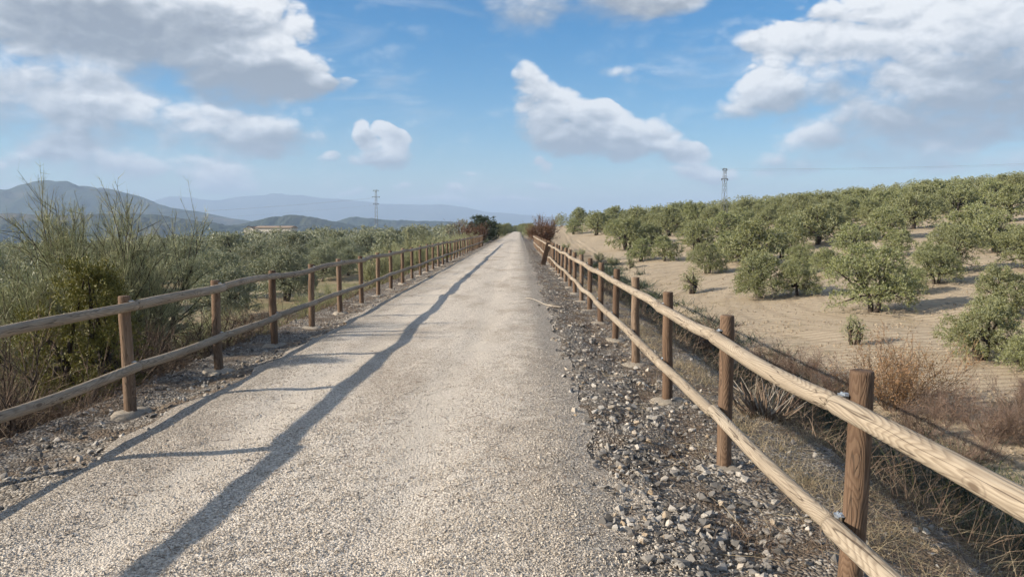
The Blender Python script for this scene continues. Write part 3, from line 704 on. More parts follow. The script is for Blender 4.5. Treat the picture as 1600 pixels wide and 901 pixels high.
# ------------------------------------------------------------------ plants: generators
def olive(seed, nsprig=900, nleaf=11, leaf=0.13, lw=0.034, w=2.5, h=3.7):
    r = np.random.default_rng(seed); wood, fol = Geo(), Geo(); lobes = []
    nl = int(r.integers(8, 11)); k_ = w / 2.5; ecc = r.uniform(.82, 1.0)
    for k in range(nl):                          # outer ring of boughs
        a = 6.283 * k / nl + r.normal(0, .22); rad = w * r.uniform(.52, .74); lr = r.uniform(.72, 1.02) * k_
        lobes.append((np.array([rad * math.cos(a), ecc * rad * math.sin(a), h * r.uniform(.30, .58)]), np.array([lr, lr, lr * r.uniform(.9, 1.2)]) * 1.06))
    for k in range(int(r.integers(6, 9))):       # top and centre
        a = r.uniform(0, 6.283); rad = w * .42 * math.sqrt(r.uniform()); lr = r.uniform(.7, 1.05) * k_
        lobes.append((np.array([rad * math.cos(a), rad * math.sin(a), h * r.uniform(.62, .84)]), np.array([lr, lr, lr * r.uniform(.8, 1.1)])))
    for k in range(int(r.integers(5, 9))):       # low skirts hanging to the ground
        a = r.uniform(0, 6.283); lobes.append((np.array([w * .62 * math.cos(a), w * .62 * math.sin(a), h * r.uniform(.15, .26)]), np.array([.85, .85, .62]) * k_))
    # stems
    ns = int(r.integers(1, 4)); tops = []
    for k in range(ns):
        a = r.uniform(0, 6.283); b0 = np.array([.18 * math.cos(a), .18 * math.sin(a), -.25]) * (ns > 1) + np.array([0, 0, -.25 * (ns == 1)])
        top = np.array([.45 * math.cos(a), .45 * math.sin(a), r.uniform(.9, 1.3)])
        mid = (b0 + top) / 2 + r.normal(0, .07, 3)
        tube(wood, [b0, mid, top], [.24 if ns == 1 else .17, .16, .12], 8); tops.append(top)
    for c, lr in lobes:
        t0 = tops[int(np.argmin([np.linalg.norm(c[:2] - t[:2]) for t in tops]))]
        m1 = t0 + (c - t0) * .5 + np.array([0, 0, .12]) + r.normal(0, .1, 3)
        tube(wood, [t0, m1, c, c + (c - t0) * .25], [.085, .055, .03, .01], 5, False)
    vol = np.array([np.prod(lr) for _, lr in lobes]) ** .67; vol /= vol.sum()
    for (c, lr), f in zip(lobes, vol):
        n = int(nsprig * f)
        d = nrm(r.normal(size=(n, 3))); d[:, 2] = np.where(d[:, 2] < -.55, -d[:, 2], d[:, 2])
        # clumps inside each lobe
        cc = nrm(r.normal(size=(9, 3))); near = cc[np.argmax(d @ cc.T, 1)]
        d = nrm(d + near * .55)
        rad = r.uniform(.45, 1.0, n) ** .5 * (1 + .13 * np.sin(7 * d[:, 0] + 5 * d[:, 1] + seed) + .08 * r.normal(size=n))
        p = c + d * lr * rad[:, None]
        p[:, 2] = np.maximum(p[:, 2], .12)
        sd = nrm(d * .8 + r.normal(0, .45, (n, 3)) + np.array([0, 0, .38])); sl_ = r.uniform(.20, .40, n)
        for k in range(nleaf):
            t = (k + .5) / nleaf
            q = p + sd * (sl_ * t)[:, None] + np.array([0, 0, -.10]) * (t * t)
            ld = nrm(sd * .7 + r.normal(0, .6, (n, 3)))
            leaves(fol, q, ld, leaf * r.uniform(.7, 1.25, n), lw, r)
    return wood.mesh('trunk', True), fol.mesh('crown')
def shrub(seed, stems=14, tips=False, *, h=2.4, spread=.55, sec=7, twigs=5000, tl=.45, tw=.006, up=.7, gnarl=.1, leafn=0, leafl=.03, base=.2, thick=.016, dome=False):
    return _shrub(seed, stems, h, spread, sec, twigs, tl, tw, up, gnarl, leafn, leafl, base, thick, dome, tips)
def _shrub(seed, stems=14, h=2.4, spread=.55, sec=7, twigs=5000, tl=.45, tw=.006, up=.7, gnarl=.1, leafn=0, leafl=.03, base=.2, thick=.016, dome=False, tips=False):
    """stems fan out from the base, fork, and carry fine twigs (and small leaves)"""
    r = np.random.default_rng(seed); wood, fol = Geo(), Geo(); segs = []
    for k in range(stems):
        a = r.uniform(0, 6.283); ti = spread * math.sqrt(r.uniform(0, 1)); L = h * r.uniform(.65, 1.0)
        if dome: L = h * (0.75 + .25 * math.cos(ti)) * r.uniform(.85, 1.0)
        d = np.array([math.sin(ti) * math.cos(a), math.sin(ti) * math.sin(a), math.cos(ti)])
        b = np.array([base * math.cos(a) * r.uniform(0, 1), base * math.sin(a) * r.uniform(0, 1), -.1])
        t = np.linspace(0, 1, 6)
        pts = b + d * (L * (.72 if tips else .82) * t)[:, None] + np.array([0, 0, 1]) * (up * .22 * L * (t * t))[:, None] + np.cumsum(r.normal(0, gnarl * L * .10, (6, 3)), 0) * t[:, None]
        tube(wood, pts, thick * np.linspace(1.2, .25, 6) * r.uniform(.7, 1.3), 5, False)
        for i in range(3 if tips else 2, 5): segs += [(pts[i], pts[i + 1])] * ((8 if i == 3 else 22) if tips else 1)
        for q in range(sec):
            i = int(r.integers(2 if tips else 1, 5)); f = r.uniform(); p0 = pts[i] * (1 - f) + pts[i + 1] * f
            dd = nrm(nrm(pts[i + 1] - pts[i]) * .7 + r.normal(0, .5, 3) + np.array([0, 0, up * .7])); l2 = L * (r.uniform(.18, .36) if tips else r.uniform(.18, .42))
            p1 = p0 + dd * l2 * .5 + r.normal(0, gnarl * .2, 3) * l2; p2 = p0 + dd * l2 + np.array([0, 0, up * .1 * l2]) + r.normal(0, gnarl * .3, 3) * l2
            tube(wood, [p0, p1, p2], thick * np.array([.4, .28, .12]), 4, False); segs += [(p1, p2), (p1, p2)] if tips else [(p0, p1), (p1, p2), (p1, p2)]
            if tips:
                for e in range(5):
                    d3 = nrm(dd + r.normal(0, .55, 3) + np.array([0, 0, up * .5])); q0 = p1 + (p2 - p1) * r.uniform(0, .9); q1 = q0 + d3 * l2 * r.uniform(.3, .6)
                    tube(wood, [q0, q1], thick * np.array([.16, .08]), 3, False); segs.append((q0, q1))
    A = np.array([s[0] for s in segs]); B = np.array([s[1] for s in segs])
    if twigs:
        i = r.integers(0, len(A), twigs); f = r.uniform(size=(twigs, 1)); P0 = A[i] * (1 - f) + B[i] * f
        d = nrm(nrm(B[i] - A[i]) * .8 + r.normal(0, .62 if tips else .42, (twigs, 3)) + np.array([0, 0, up * (.5 if tips else 1)]))
        ribbons(fol, P0, d, tl * r.uniform(.4, 1.1, twigs), tw, r.normal(0, .12, (twigs, 3)), 1, r)
    if leafn:
        i = r.integers(0, len(A), leafn); f = r.uniform(size=(leafn, 1)); P0 = A[i] * (1 - f) + B[i] * f + r.normal(0, tl * .35, (leafn, 3))
        leaves(fol, P0, r.normal(size=(leafn, 3)), leafl * r.uniform(.6, 1.3, leafn), leafl * .55, r)
    return wood.mesh('stems', True), fol.mesh('foliage')
def plant(name, meshes, mats, xy, rz, sc, label, cat, group=None, names=('stems', 'foliage'), z=None):
    x, y = xy; zz = hz(x, y) if z is None else z
    s3 = sc if isinstance(sc, tuple) else (sc,) * 3
    e = tag(empty(name, (x, y, zz - .03), (0, 0, rz), s3), label, cat, group)
    for nm, me, mt in zip(names, meshes, mats):
        if len(me.vertices): link(nm, me, mt, e)
    return e

# ------------------------------------------------------------------ olive trees
OL_N = [olive(k, 3300, 10, .118, .040) for k in range(31, 37)]
OL_F = [olive(k, 1800, 8, .18, .062) for k in range(41, 47)]
OL_X = [olive(k, 240, 4, .33, .13) for k in range(51, 55)]
for wd, fo in OL_N + OL_F + OL_X: wd.materials.append(M['bark']); fo.materials.append(M['olive'])
TN = ('trunk', 'crown')
cnt = [0]
def olive_at(x, y, width, label, group=None, near=True, grey=False, tall=1.0):
    i = cnt[0]; cnt[0] += 1
    if math.hypot(x, y) > 75: near = False
    s = width / 5.6
    e = plant('olive_tree', (OL_N if near else OL_F)[(i * 5 + i // 3) % 6], (None, None), (x, y), (i * 2.4) % 6.28, (s, s, s * tall), label, 'olive tree', group, TN)
    if grey:
        c = [q for q in e.children if q.name.startswith('crown')][0]; c.material_slots[0].link = 'OBJECT'; c.material_slots[0].material = M['olive_grey']
    return e
def mesh_arrays(me):
    V = np.zeros(len(me.vertices) * 3); me.vertices.foreach_get('co', V); Fc = np.zeros(len(me.loops), int); me.loops.foreach_get('vertex_index', Fc)
    return V.reshape(-1, 3), Fc.reshape(-1, 4)
OLX = [mesh_arrays(fo) for wd, fo in OL_X]
def far_rows(name, label, spots, mt):
    g = Geo()
    for i, (x, y, width, tall) in enumerate(spots):
        V, Fc = OLX[i % 4]; a = i * 2.4; s = width / 5.6; ca, sa = math.cos(a), math.sin(a)
        g.add(np.stack([x + s * (V[:, 0] * ca - V[:, 1] * sa), y + s * (V[:, 0] * sa + V[:, 1] * ca), hz(x, y) + V[:, 2] * s * tall], -1), Fc)
    return kind(link(name, g.mesh(name), mt), 'stuff', label)
ORD = 'first second third fourth fifth sixth seventh eighth ninth tenth eleventh twelfth thirteenth fourteenth fifteenth sixteenth seventeenth eighteenth nineteenth twentieth'.split()
def nth(k): return ORD[k] if k < 20 else str(k + 1) + ('st' if k % 10 == 0 else 'nd' if k % 10 == 1 else 'rd' if k % 10 == 2 else 'th')
HAND = [  # photo pixel of the trunk foot, crown width in pixels, label
    (1362, 488, 140, 'broad olive tree alone in front of the field, dark hollow under its crown'),
    (1530, 562, 130, 'low bushy olive tree closest to the reddish thicket'),
    (1625, 590, 120, 'olive tree cut by the photo edge beside the low bushy olive'),
    (1190, 466, 100, 'large olive tree just above the fence rail, left of the broad olive'),
    (1245, 462, 75, 'olive tree with bare trunk between two larger front olives'),
    (1104, 428, 66, 'compact olive tree behind the small sapling on bare soil'),
    (1000, 408, 48, 'small round olive tree nearest to the far fence posts'),
    (1040, 408, 52, 'olive tree touching the small round olive near the fence'),
    (1462, 444, 84, 'lower olive of the pair right of the broad olive'),
    (1482, 424, 96, 'upper olive of the pair right of the broad olive'),
    (1575, 497, 110, 'big olive tree at photo edge above the low bushy olive'),
    (1385, 374, 70, 'open olive tree with forked trunk in the middle of the slope'),
    (1290, 432, 60, 'narrow olive tree up slope from the bare trunk olive'),
    (1336, 398, 68, 'olive tree up slope, directly behind the broad olive'),
    (1505, 386, 78, 'olive tree above the pair, beside the long striped shadows'),
    (1528, 366, 64, 'olive tree on the bright slope below the photo edge row'),
    (1572, 346, 74, 'olive tree with leaning trunk high at the photo edge'),
    (1465, 330, 66, 'olive tree high on the slope where bare ground shows above'),
    (1600, 420, 90, 'olive tree half out of the photo beside striped shadows'),
]
taken = []
for (px, py, wp, lab) in HAND:
    x, y = hit(px, py); wd = 1.12 * wp / F_PX * y; taken.append((x, y, wd)); olive_at(x, y, min(max(wd, 2.6), 7.2), lab, tall=.98)
EXTRA = [(980, 390, 65), (932, 367, 45), (1088, 391, 54), (1046, 369, 56), (1087, 356, 45), (1113, 357, 40), (1135, 382, 58), (1140, 409, 55), (1178, 413, 78), (1167, 365, 40), (1203, 361, 70), (1228, 389, 55),
         (998, 358, 40), (1057, 347, 34), (1220, 405, 50), (1275, 383, 72), (1325, 347, 44), (1425, 359, 78), (1490, 336, 56), (1340, 338, 50), (1290, 341, 46), (1420, 460, 44), (1405, 400, 46), (960, 352, 36), (1250, 345, 48), (1380, 343, 50), (1440, 332, 50), (1545, 330, 54), (1590, 318, 56),
         (905, 352, 34), (1020, 385, 40), (1300, 360, 54), (1250, 425, 50), (1555, 395, 70), (1160, 346, 40)]
mids = []
for (px, py, wp) in [(a, b, c * 1.28) for a, b, c in EXTRA]:
    x, y = hit(px, py); wd = wp / F_PX * y
    if all(math.hypot(x - a, y - b) > .26 * (wd + c) for a, b, c in taken):
        taken.append((x, y, wd)); mids.append((px, x, y, min(max(wd, 2.8), 6.8)))
for k, (px, x, y, wd) in enumerate(sorted(mids)):
    olive_at(x, y, wd, 'olive in the crowded middle of the hillside orchard, %s counting from the fence side' % nth(k), 'olive trees in the middle of the hillside orchard', tall=1.0)
r = np.random.default_rng(77); rows = {}; crest = []
for i in range(60):
    for j in range(60):
        x = 4 + 6.9 * i + r.normal(0, .4); y = 88 + 7.6 * j + r.normal(0, .4) - .25 * x
        if y < 78 or y > 236: continue
        pxx = VPX + F_PX * x / y
        if pxx < 868 + 60 * (y < 150) or pxx > 1660 or x < 11: continue
        if pxx > 1520 and y < 135: continue
        if y < 108 or (abs(pxx - 1131) < 16 and y < 165): continue
        if any(math.hypot(x - a, y - b) < 4.5 for a, b, c in taken): continue
        if r.uniform() < .06 + .25 * (pxx > 1500) * (y < 190): continue
        t_ = (x, y, r.uniform(4.3, 5.6), r.uniform(.85, 1.05))
        if y > 182: crest.append(t_)
        else: rows.setdefault(j, []).append(t_)
nfar = 0
for q, j in enumerate(sorted(rows)):
    for k, (x, y, wd, tl_) in enumerate(sorted(rows[j])):
        nfar += 1
        olive_at(x, y, wd, 'hillside olive, %s from the fence side in the %s upper row below the crest' % (nth(k), nth(q)), 'olive trees in the upper rows of the hillside', False, tall=tl_)
far_rows('crest_olive_wood', 'dark olive wood along the hill crest', crest, M['olive'])
# left grove, lower than the path
hand_l = [(444, 470, 120, 'silvery olive tree showing its trunk behind the shaded fence'), (350, 500, 130, 'silvery olive tree behind the second visible post of the shaded fence'),
          (503, 440, 84, 'dark-trunked olive beside the bare patch behind the shaded fence'), (545, 430, 70, 'rounded olive right of the bare patch behind the shaded fence')]
takl = []
for (px, py, wp, lab) in hand_l:
    x, y = hit(px, py); wd = wp / F_PX * y; takl.append((x, y)); olive_at(x, y, min(max(wd, 3.2), 6), lab, None, True, True)
nl_ = 0; spots = []; lrows = {}
for j in range(34):
    for i in range(40):
        x = -12.0 - 7.3 * i + r.normal(0, .7) - 3.6 * (j % 2); y = 21 + 6.9 * j + r.normal(0, .6)
        pxx = VPX + F_PX * x / y
        if y > 172 or pxx < -40: continue
        if any(math.hypot(x - a, y - b) < 4.6 for a, b in takl): continue
        if y > 235: continue
        if 500 < pxx < 560 and y < 46: continue
        t_ = (x, y, r.uniform(4.6, 6.2), r.uniform(.78, 1.0))
        if y > 98: spots.append(t_)
        else: lrows.setdefault(j, []).append(t_)
for q, j in enumerate(sorted(lrows)):
    for k, (x, y, wd, tl_) in enumerate(sorted(lrows[j], reverse=True)):
        nl_ += 1
        olive_at(x, y, wd, 'silvery grove olive, %s from the path in the %s row beyond the shaded fence' % (nth(k), nth(q)), 'olive trees of the lower grove', True, True, tall=tl_)
far_rows('far_olive_grove', 'far rows of the silvery lower olive grove', spots, M['olive_grey'])
# saplings
sap = [olive(k, 420, 9, .10, .032, 1.0, 2.6) for k in (61, 62)]
for wd, fo in sap: wd.materials.append(M['bark']); fo.materials.append(M['olive'])
x, y = hit(1079, 459); plant('olive_sapling', sap[0], (None, None), (x, y), 0, (.95, .95, .72), 'small round olive sapling on bare soil behind the fence', 'sapling', None, TN)
x, y = hit(1334, 538); plant('olive_sapling', sap[1], (None, None), (x, y), 1, (.55, .55, .55), 'thin little sapling on bare soil left of the reddish bush', 'sapling', None, TN)
x, y = hit(985, 420); plant('olive_sapling', sap[1], (None, None), (x, y), 2, (.6, .6, .5), 'tiny sapling in front of the small round olive', 'sapling', None, TN)

# ------------------------------------------------------------------ shrubs on the left bank
BR = [shrub(k, 20, True, h=2.75, spread=.95, sec=20, twigs=62000, tl=.16, tw=.0046, up=.42, gnarl=.14, thick=.023) for k in (71, 72)]
BRs = [shrub(k, 18, True, h=1.9, spread=1.0, sec=9, twigs=11000, tl=.19, tw=.009, up=.45, gnarl=.16, thick=.015) for k in (73, 74, 75)]
for wd, fo in BR + BRs: wd.materials.append(M['bark']); fo.materials.append(M['broom'])
plant('broom_shrub', BR[0], (None, None), (-6.6, 11.2), .4, (1.0, 1.0, 1.28), 'tall feathery broom shrub rising above the fence, centre clump', 'shrub')
plant('broom_shrub', BR[1], (None, None), (-5.8, 11.4), 2.2, (.8, .8, 1.22), 'tall feathery broom shrub closest to the second fence post', 'shrub')
plant('broom_shrub', BR[1], (None, None), (-7.8, 11.6), 4.0, (1.0, 1.0, 1.0), 'feathery broom shrub at the photo edge below the mountain', 'shrub')
DB = olive(81, 3000, 10, .075, .026, 1.6, 3.3)
DB[0].materials.append(M['bark']); DB[1].materials.append(M['yellowbush'])
plant('round_bush', DB, (None, None), (-5.0, 8.7), 0, (.42, .42, .60), 'dense yellow-green domed bush behind the first visible fence post', 'bush', None, TN)
TW = [_shrub(k, 22, 1.5, 1.2, 10, 2600, .4, .005, .15, .3, thick=.015) for k in (83, 84, 85)]
for wd, fo in TW: wd.materials.append(M['bark']); fo.materials.append(M['twig'])
for i, (x, y, s, lab) in enumerate([(-5.0, 7.2, 1.0, 'tangle of bare brown branches below the domed bush'), (-5.2, 10.2, .9, 'bare dark branches between the first two fence posts'),
                                    (-4.9, 5.9, .8, 'low dead brown shrub at the lower photo edge'), (-5.6, 8.3, 1.15, 'dark dead branches under the domed bush'), (-5.3, 13.2, .85, 'bare spreading shrub behind the second fence post'), (-4.9, 9.3, .8, 'bare branches just right of the domed bush'), (-5.6, 6.4, 1.1, 'brown branches under the top rail at the photo edge'), (-5.0, 11.3, .75, 'bare spreading branches beside the second fence post'),
   (-5.2, 15.4, .7, 'bare brown twigs behind the third fence post')]):
    plant('dead_shrub', TW[i % 3], (None, None), (x, y), i * 1.3, s, lab, 'shrub')
r = np.random.default_rng(5); nb = [-1, -1]
for k in range(46):
    y = 12.5 + 2.3 * k + r.normal(0, .5); x = -5.4 - abs(r.normal(0, .9)) - (.5 if y < 26 else 0)
    if 14 < y < 34 and r.uniform() < .65: continue
    s = r.uniform(.55, .85) if y < 30 else r.uniform(.9, 1.35)
    nb[y >= 40] += 1
    plant('broom_shrub', BRs[k % 3], (None, None), (x, y), r.uniform(0, 6.28), s, ('low pale green broom on the bank behind the shaded fence, %s along it' if y < 40 else 'pale broom of the far hedge behind the shaded fence, %s along it') % nth(nb[y >= 40]),
          'shrub', 'low brooms along the left bank' if y < 40 else 'brooms in the far hedge on the left bank')
# far end of the path
BUSH = [olive(k, 1300, 8, .2, .08, 2.2, 4.2) for k in (91, 92)]
RED = [_shrub(k, 30, 2.6, .8, 9, 2500, .4, .02, .4, .2, leafn=5200, leafl=.11, thick=.02) for k in (93, 94)]
for wd, fo in BUSH: wd.materials.append(M['bark']); fo.materials.append(M['dark_leaf'])
for wd, fo in RED: wd.materials.append(M['bark']); fo.materials.append(M['red_leaf'])
BARE = _shrub(95, 14, 4.2, .6, 10, 2500, .6, .016, .6, .2, thick=.03); BARE[0].materials.append(M['bark']); BARE[1].materials.append(M['twig'])
plant('evergreen_tree', BUSH[0], (None, None), (-4.8, 101), 0, (1.05, 1.05, .92), 'round dark evergreen tree at the far end of the shaded fence', 'tree', None, TN)
plant('evergreen_tree', BUSH[1], (None, None), (-5.0, 112), 0, (.8, .8, .9), 'dark evergreen tree standing behind the round one by the path', 'tree', None, TN)
plant('russet_shrub', RED[0], (None, None), (-5.0, 88), 0, (1.0, 1.0, 1.12), 'russet red shrub at the end of the shaded fence', 'shrub')
plant('russet_shrub', RED[1], (None, None), (2.6, 86), 1, (1.2, 1.2, 1.22), 'russet red shrub at the end of the sunlit fence', 'shrub')
plant('bare_shrub', BARE, (None, None), (-7.2, 96), 0, 1.0, 'leafless grey shrub above the russet shrub, shaded side', 'shrub')
plant('bare_shrub', BARE, (None, None), (3.2, 92), 2, .95, 'leafless grey shrub behind the russet shrub, sunlit side', 'shrub')
for i, (x, y, s) in enumerate([(-4.2, 150, .8), (-5.0, 185, .9), (-4.5, 230, 1.0), (-4.5, 290, 1.2), (2.2, 165, .75), (2.8, 205, .9), (3.4, 260, 1.1), (1.8, 330, 1.2), (-2.5, 400, 1.3), (0.5, 425, 1.3), (3, 410, 1.3), (-6, 395, 1.4)]):
    plant('path_end_tree', OL_F[i % 6], (None, None), (x, y), i, s * .85, 'hazy small tree lining the far path, %s along its %s edge' % (nth(i if i < 4 else i - 4 if i < 8 else i - 8), 'shaded' if i < 4 else 'sunny' if i < 8 else 'very last'), 'tree', 'small trees lining the far end of the path', TN, z=min(hz(x, y), 0))

# ------------------------------------------------------------------ right bank and ditch
for i, (px, py, s, lab) in enumerate([(905, 402, .62, 'pale green broom behind the far sunlit fence posts'), (935, 410, .66, 'bushy broom right of the far sunlit fence posts'), (885, 392, .6, 'broom at the bank edge near the leaning plank'), (958, 415, .55, 'low broom closest to the tiny sapling')]):
    x, y = hit(px, py); plant('broom_shrub', BRs[i % 3], (None, None), (x, y), i, s * 1.15, lab, 'shrub')
RUST = _shrub(101, 34, 2.0, .95, 9, 2600, .3, .006, .3, .25, leafn=5200, leafl=.045, thick=.012); RUST[0].materials.append(M['twig']); RUST[1].materials.append(M['rust_leaf'])
x, y = hit(1395, 640); plant('rust_bush', RUST, (None, None), (x, y), 0, (y / 17,) * 3, 'rust-brown twiggy bush behind the closest fence post', 'bush')
PUR = [_shrub(k, 26, 1.5, 1.0, 9, 2600, .35, .006, .3, .25, leafn=2200, leafl=.035, thick=.009) for k in (103, 104)]
for wd, fo in PUR: wd.materials.append(M['twig']); fo.materials.append(M['purple'])
for i, (px, py, s, lab) in enumerate([(1545, 690, 1.0, 'purplish bramble thicket below the low bushy olive'), (1480, 660, .9, 'purplish bramble beside the rust-brown bush'), (1610, 700, 1.1, 'purplish bramble cut by the photo edge'), (1320, 625, .8, 'purplish bramble left of the rust-brown bush'),
                                    (1255, 595, .75, 'low purplish bramble above the rail, farther along the ditch'), (1590, 650, .9, 'purplish bramble on the field edge under the photo edge olive'), (1500, 735, 1.0, 'shaded bramble low in the ditch under the top rail'), (1440, 690, .9, 'shaded bramble in the ditch right of the closest post'),
   (1270, 640, .8, 'shaded bramble in the ditch left of the closest post'), (1200, 590, .8, 'shaded bramble behind the second post'), (1120, 548, .8, 'shaded bramble behind the third post')]):
    x, y = hit(px, py); plant('bramble', PUR[i % 2], (None, None), (x, y), i * 1.1, s * y / 21, lab, 'bramble')
# cut-back stump of a shrub with pale stubs
g = Geo(); r = np.random.default_rng(9)
for k in range(70):
    a = r.uniform(0, 6.283); ti = .9 * math.sqrt(r.uniform()); d = np.array([math.sin(ti) * math.cos(a), math.sin(ti) * math.sin(a), math.cos(ti)]); L = r.uniform(.16, .5)
    b = np.array([.16 * math.cos(a), .16 * math.sin(a), -.05]) * r.uniform(.2, 1)
    tube(g, [b, b + d * L * .5 + r.normal(0, .02, 3), b + d * L], np.array([.012, .009, .006]) * r.uniform(.6, 1.3), 5)
stub = g.mesh('cut_stems', True); stub.materials.append(M['twig'])
g = Geo()
for k in range(26):
    a = r.uniform(-.6, 2.6); ti = r.uniform(.5, 1.3); d = np.array([math.sin(ti) * math.cos(a), math.sin(ti) * math.sin(a), math.cos(ti)]); L = r.uniform(.3, .75)
    b = r.normal(0, .1, 3) * [1, 1, 0]
    tube(g, [b, b + d * L * .5 + r.normal(0, .03, 3), b + d * L + r.normal(0, .04, 3)], np.array([.006, .0045, .002]), 4)
pale = g.mesh('pale_stems', True); pale.materials.append(M['pale_wood'])
x, y = hit(1195, 655); plant('cut_shrub', (stub, pale), (None, None), (x, y), 0, 1.0, 'cut-back shrub with pale broken stems behind the second post', 'shrub', None, ('cut_stems', 'pale_stems'))

# ------------------------------------------------------------------ grasses and litter (uncountable)
def grass(name, label, matl, n, xf, yf, L0, L1, wd, seed, lean=.5, zf=H, clump=0.0, bend=.35, up=1.0):
    r = np.random.default_rng(seed); y = yf(r, n); x = xf(r, n, y)
    if clump:
        m_ = max(n // 60, 3); cx, cy = x[:m_], y[:m_]; i = r.integers(0, m_, n); sp = clump * r.uniform(.5, 1.3, m_)[i]
        x = cx[i] + r.normal(0, 1, n) * sp; y = cy[i] + r.normal(0, 1, n) * sp
    P0 = np.stack([x, y, zf(x, y) - .01], -1)
    d = np.stack([r.normal(0, lean, n), r.normal(0, lean, n), np.full(n, up)], -1)
    b = np.stack([r.normal(0, bend, n), r.normal(0, bend, n), -np.abs(r.normal(0, bend, n))], -1)
    wdt = wd * np.maximum(1, np.sqrt(y / 9))
    g = Geo(); ribbons(g, P0, d, r.uniform(L0, L1, n), wdt, b, 2, r)
    return kind(link(name, g.mesh(name), matl), 'stuff', label)
lg = lambda a, b: (lambda r, n: a * (b / a) ** r.uniform(size=n))
ux = lambda a, b: (lambda r, n, y: r.uniform(a, b, n))
grass('dry_grass', 'dry straw tufts on the bank behind the sunlit fence', M['dry_grass'], 11000, lambda r, n, y: 1.9 + np.abs(r.normal(0, .6, n)), lg(3.0, 60), .08, .32, .0035, 1, .7, clump=.12)
grass('fallen_straw', 'flattened dead straw and stalks among the ballast', M['dry_grass'], 7500, lambda r, n, y: r.normal(2.35, .7, n).clip(1.0, 4.4), lg(2.8, 30), .12, .5, .0035, 2, 2.5, bend=.1, up=.22)
grass('dead_twigs', 'thin brown dead twigs lying in the ballast', M['twig'], 16000, lambda r, n, y: r.normal(1.8, .7, n).clip(.6, 4.0), lg(2.8, 50), .05, .26, .0035, 3, 2.0, bend=.2, up=.35)
grass('dead_weeds', 'brown withered weeds around the sunlit fence posts', M['twig'], 9000, lambda r, n, y: r.normal(1.5, .45, n).clip(.7, 3.0), lg(3.4, 60), .05, .20, .003, 4, .6, clump=.14)
grass('bank_straw', 'pale dry grass on the shaded bank', M['dry_grass'], 4000, ux(2.8, 6.0), lg(4, 90), .12, .4, .004, 5, .8, clump=.25)
grass('ditch_grass', 'tall green grass in the shaded ditch', M['green_grass'], 22000, lambda r, n, y: r.normal(6.8, 1.5, n).clip(3.8, 11), lg(5, 80), .25, .8, .008, 6, .3, clump=.25)
grass('ditch_shade_scrub', 'dark scrub added to widen the dark shade of the ditch', M['dark_leaf'], 18000, lambda r, n, y: r.normal(8.7, 1.2, n).clip(5.5, 11.5), lg(9, 90), .35, 1.05, .016, 16, .5, clump=.45)  # added dark blades, their colour stands in for shade beyond the bank's shadow
grass('bank_mat', 'brown dead grass matted over the bank edge', M['twig'], 14000, lambda r, n, y: r.normal(2.9, .7, n).clip(1.7, 5), lg(2.8, 40), .1, .4, .004, 17, 1.6, clump=.2, up=.4)
grass('bank_shade_scrub', 'dark dead scrub added on the steep bank to cast shade', M['twig'], 12000, lambda r, n, y: r.normal(4.0, .6, n).clip(3.0, 6), lg(4.5, 60), .25, .8, .006, 18, .5, clump=.25)  # added stems that deepen the shade falling into the ditch
grass('path_litter', 'bits of dead grass blown on the gravel', M['twig'], 500, lambda r, n, y: r.uniform(-2.6, .6, n), lg(3.5, 25), .03, .11, .005, 19, 3.0, zf=lambda x, y: path_z(x, y) + .02, bend=.05, up=.08)
grass('bank_grass', 'green and straw grass on the bank behind the shaded fence', M['green_grass'], 22000, lambda r, n, y: -4.6 - np.abs(r.normal(0, 1.3, n)) - 1.5 * (y < 13), lg(6, 90), .10, .42, .006, 7, .5, clump=.2)
grass('bank_twigs', 'dead stems on the bank behind the shaded fence', M['twig'], 14000, lambda r, n, y: -4.3 - np.abs(r.normal(0, .9, n)), lg(3.8, 40), .1, .5, .0045, 8, .9, clump=.22)
grass('shoulder_twigs', 'dead twigs among the stones under the shaded fence', M['twig'], 5000, ux(-4.5, -3.5), lg(4.2, 40), .05, .22, .0035, 9, 1.4, clump=.12, up=.4)
rr_ = np.random.default_rng(31); nC_ = 20000
yc_ = 14 * (75 / 14) ** rr_.uniform(size=nC_); xc_ = 8.5 + (yc_ * .72 - 6).clip(4) * rr_.uniform(size=nC_); kc_ = wob(xc_, yc_, 5.0, 2) + .6 * wob(xc_, yc_, 1.7, 3) + rr_.normal(0, .5, nC_) > .25; xc_, yc_ = xc_[kc_], yc_[kc_]
sc_ = rr_.uniform(.04, .14, len(xc_)); g = Geo(); scatter(g, OCT, np.stack([xc_, yc_, H(xc_, yc_) + .02], -1), sc_, rr_, .4)
M['clod'] = plain('dry_clod', (0.24, 0.19, 0.13), (0.40, 0.33, 0.24))
kind(link('soil_clods', g.mesh('soil_clods'), M['clod']), 'stuff', 'dry clods and stones scattered on the field soil')
grass('field_weeds', 'sparse dry weeds on the bare field soil', M['dry_grass'], 9000, lambda r, n, y: 8 + np.abs(r.normal(0, 6, n)), lg(12, 70), .08, .25, .006, 10, .6, clump=.4)

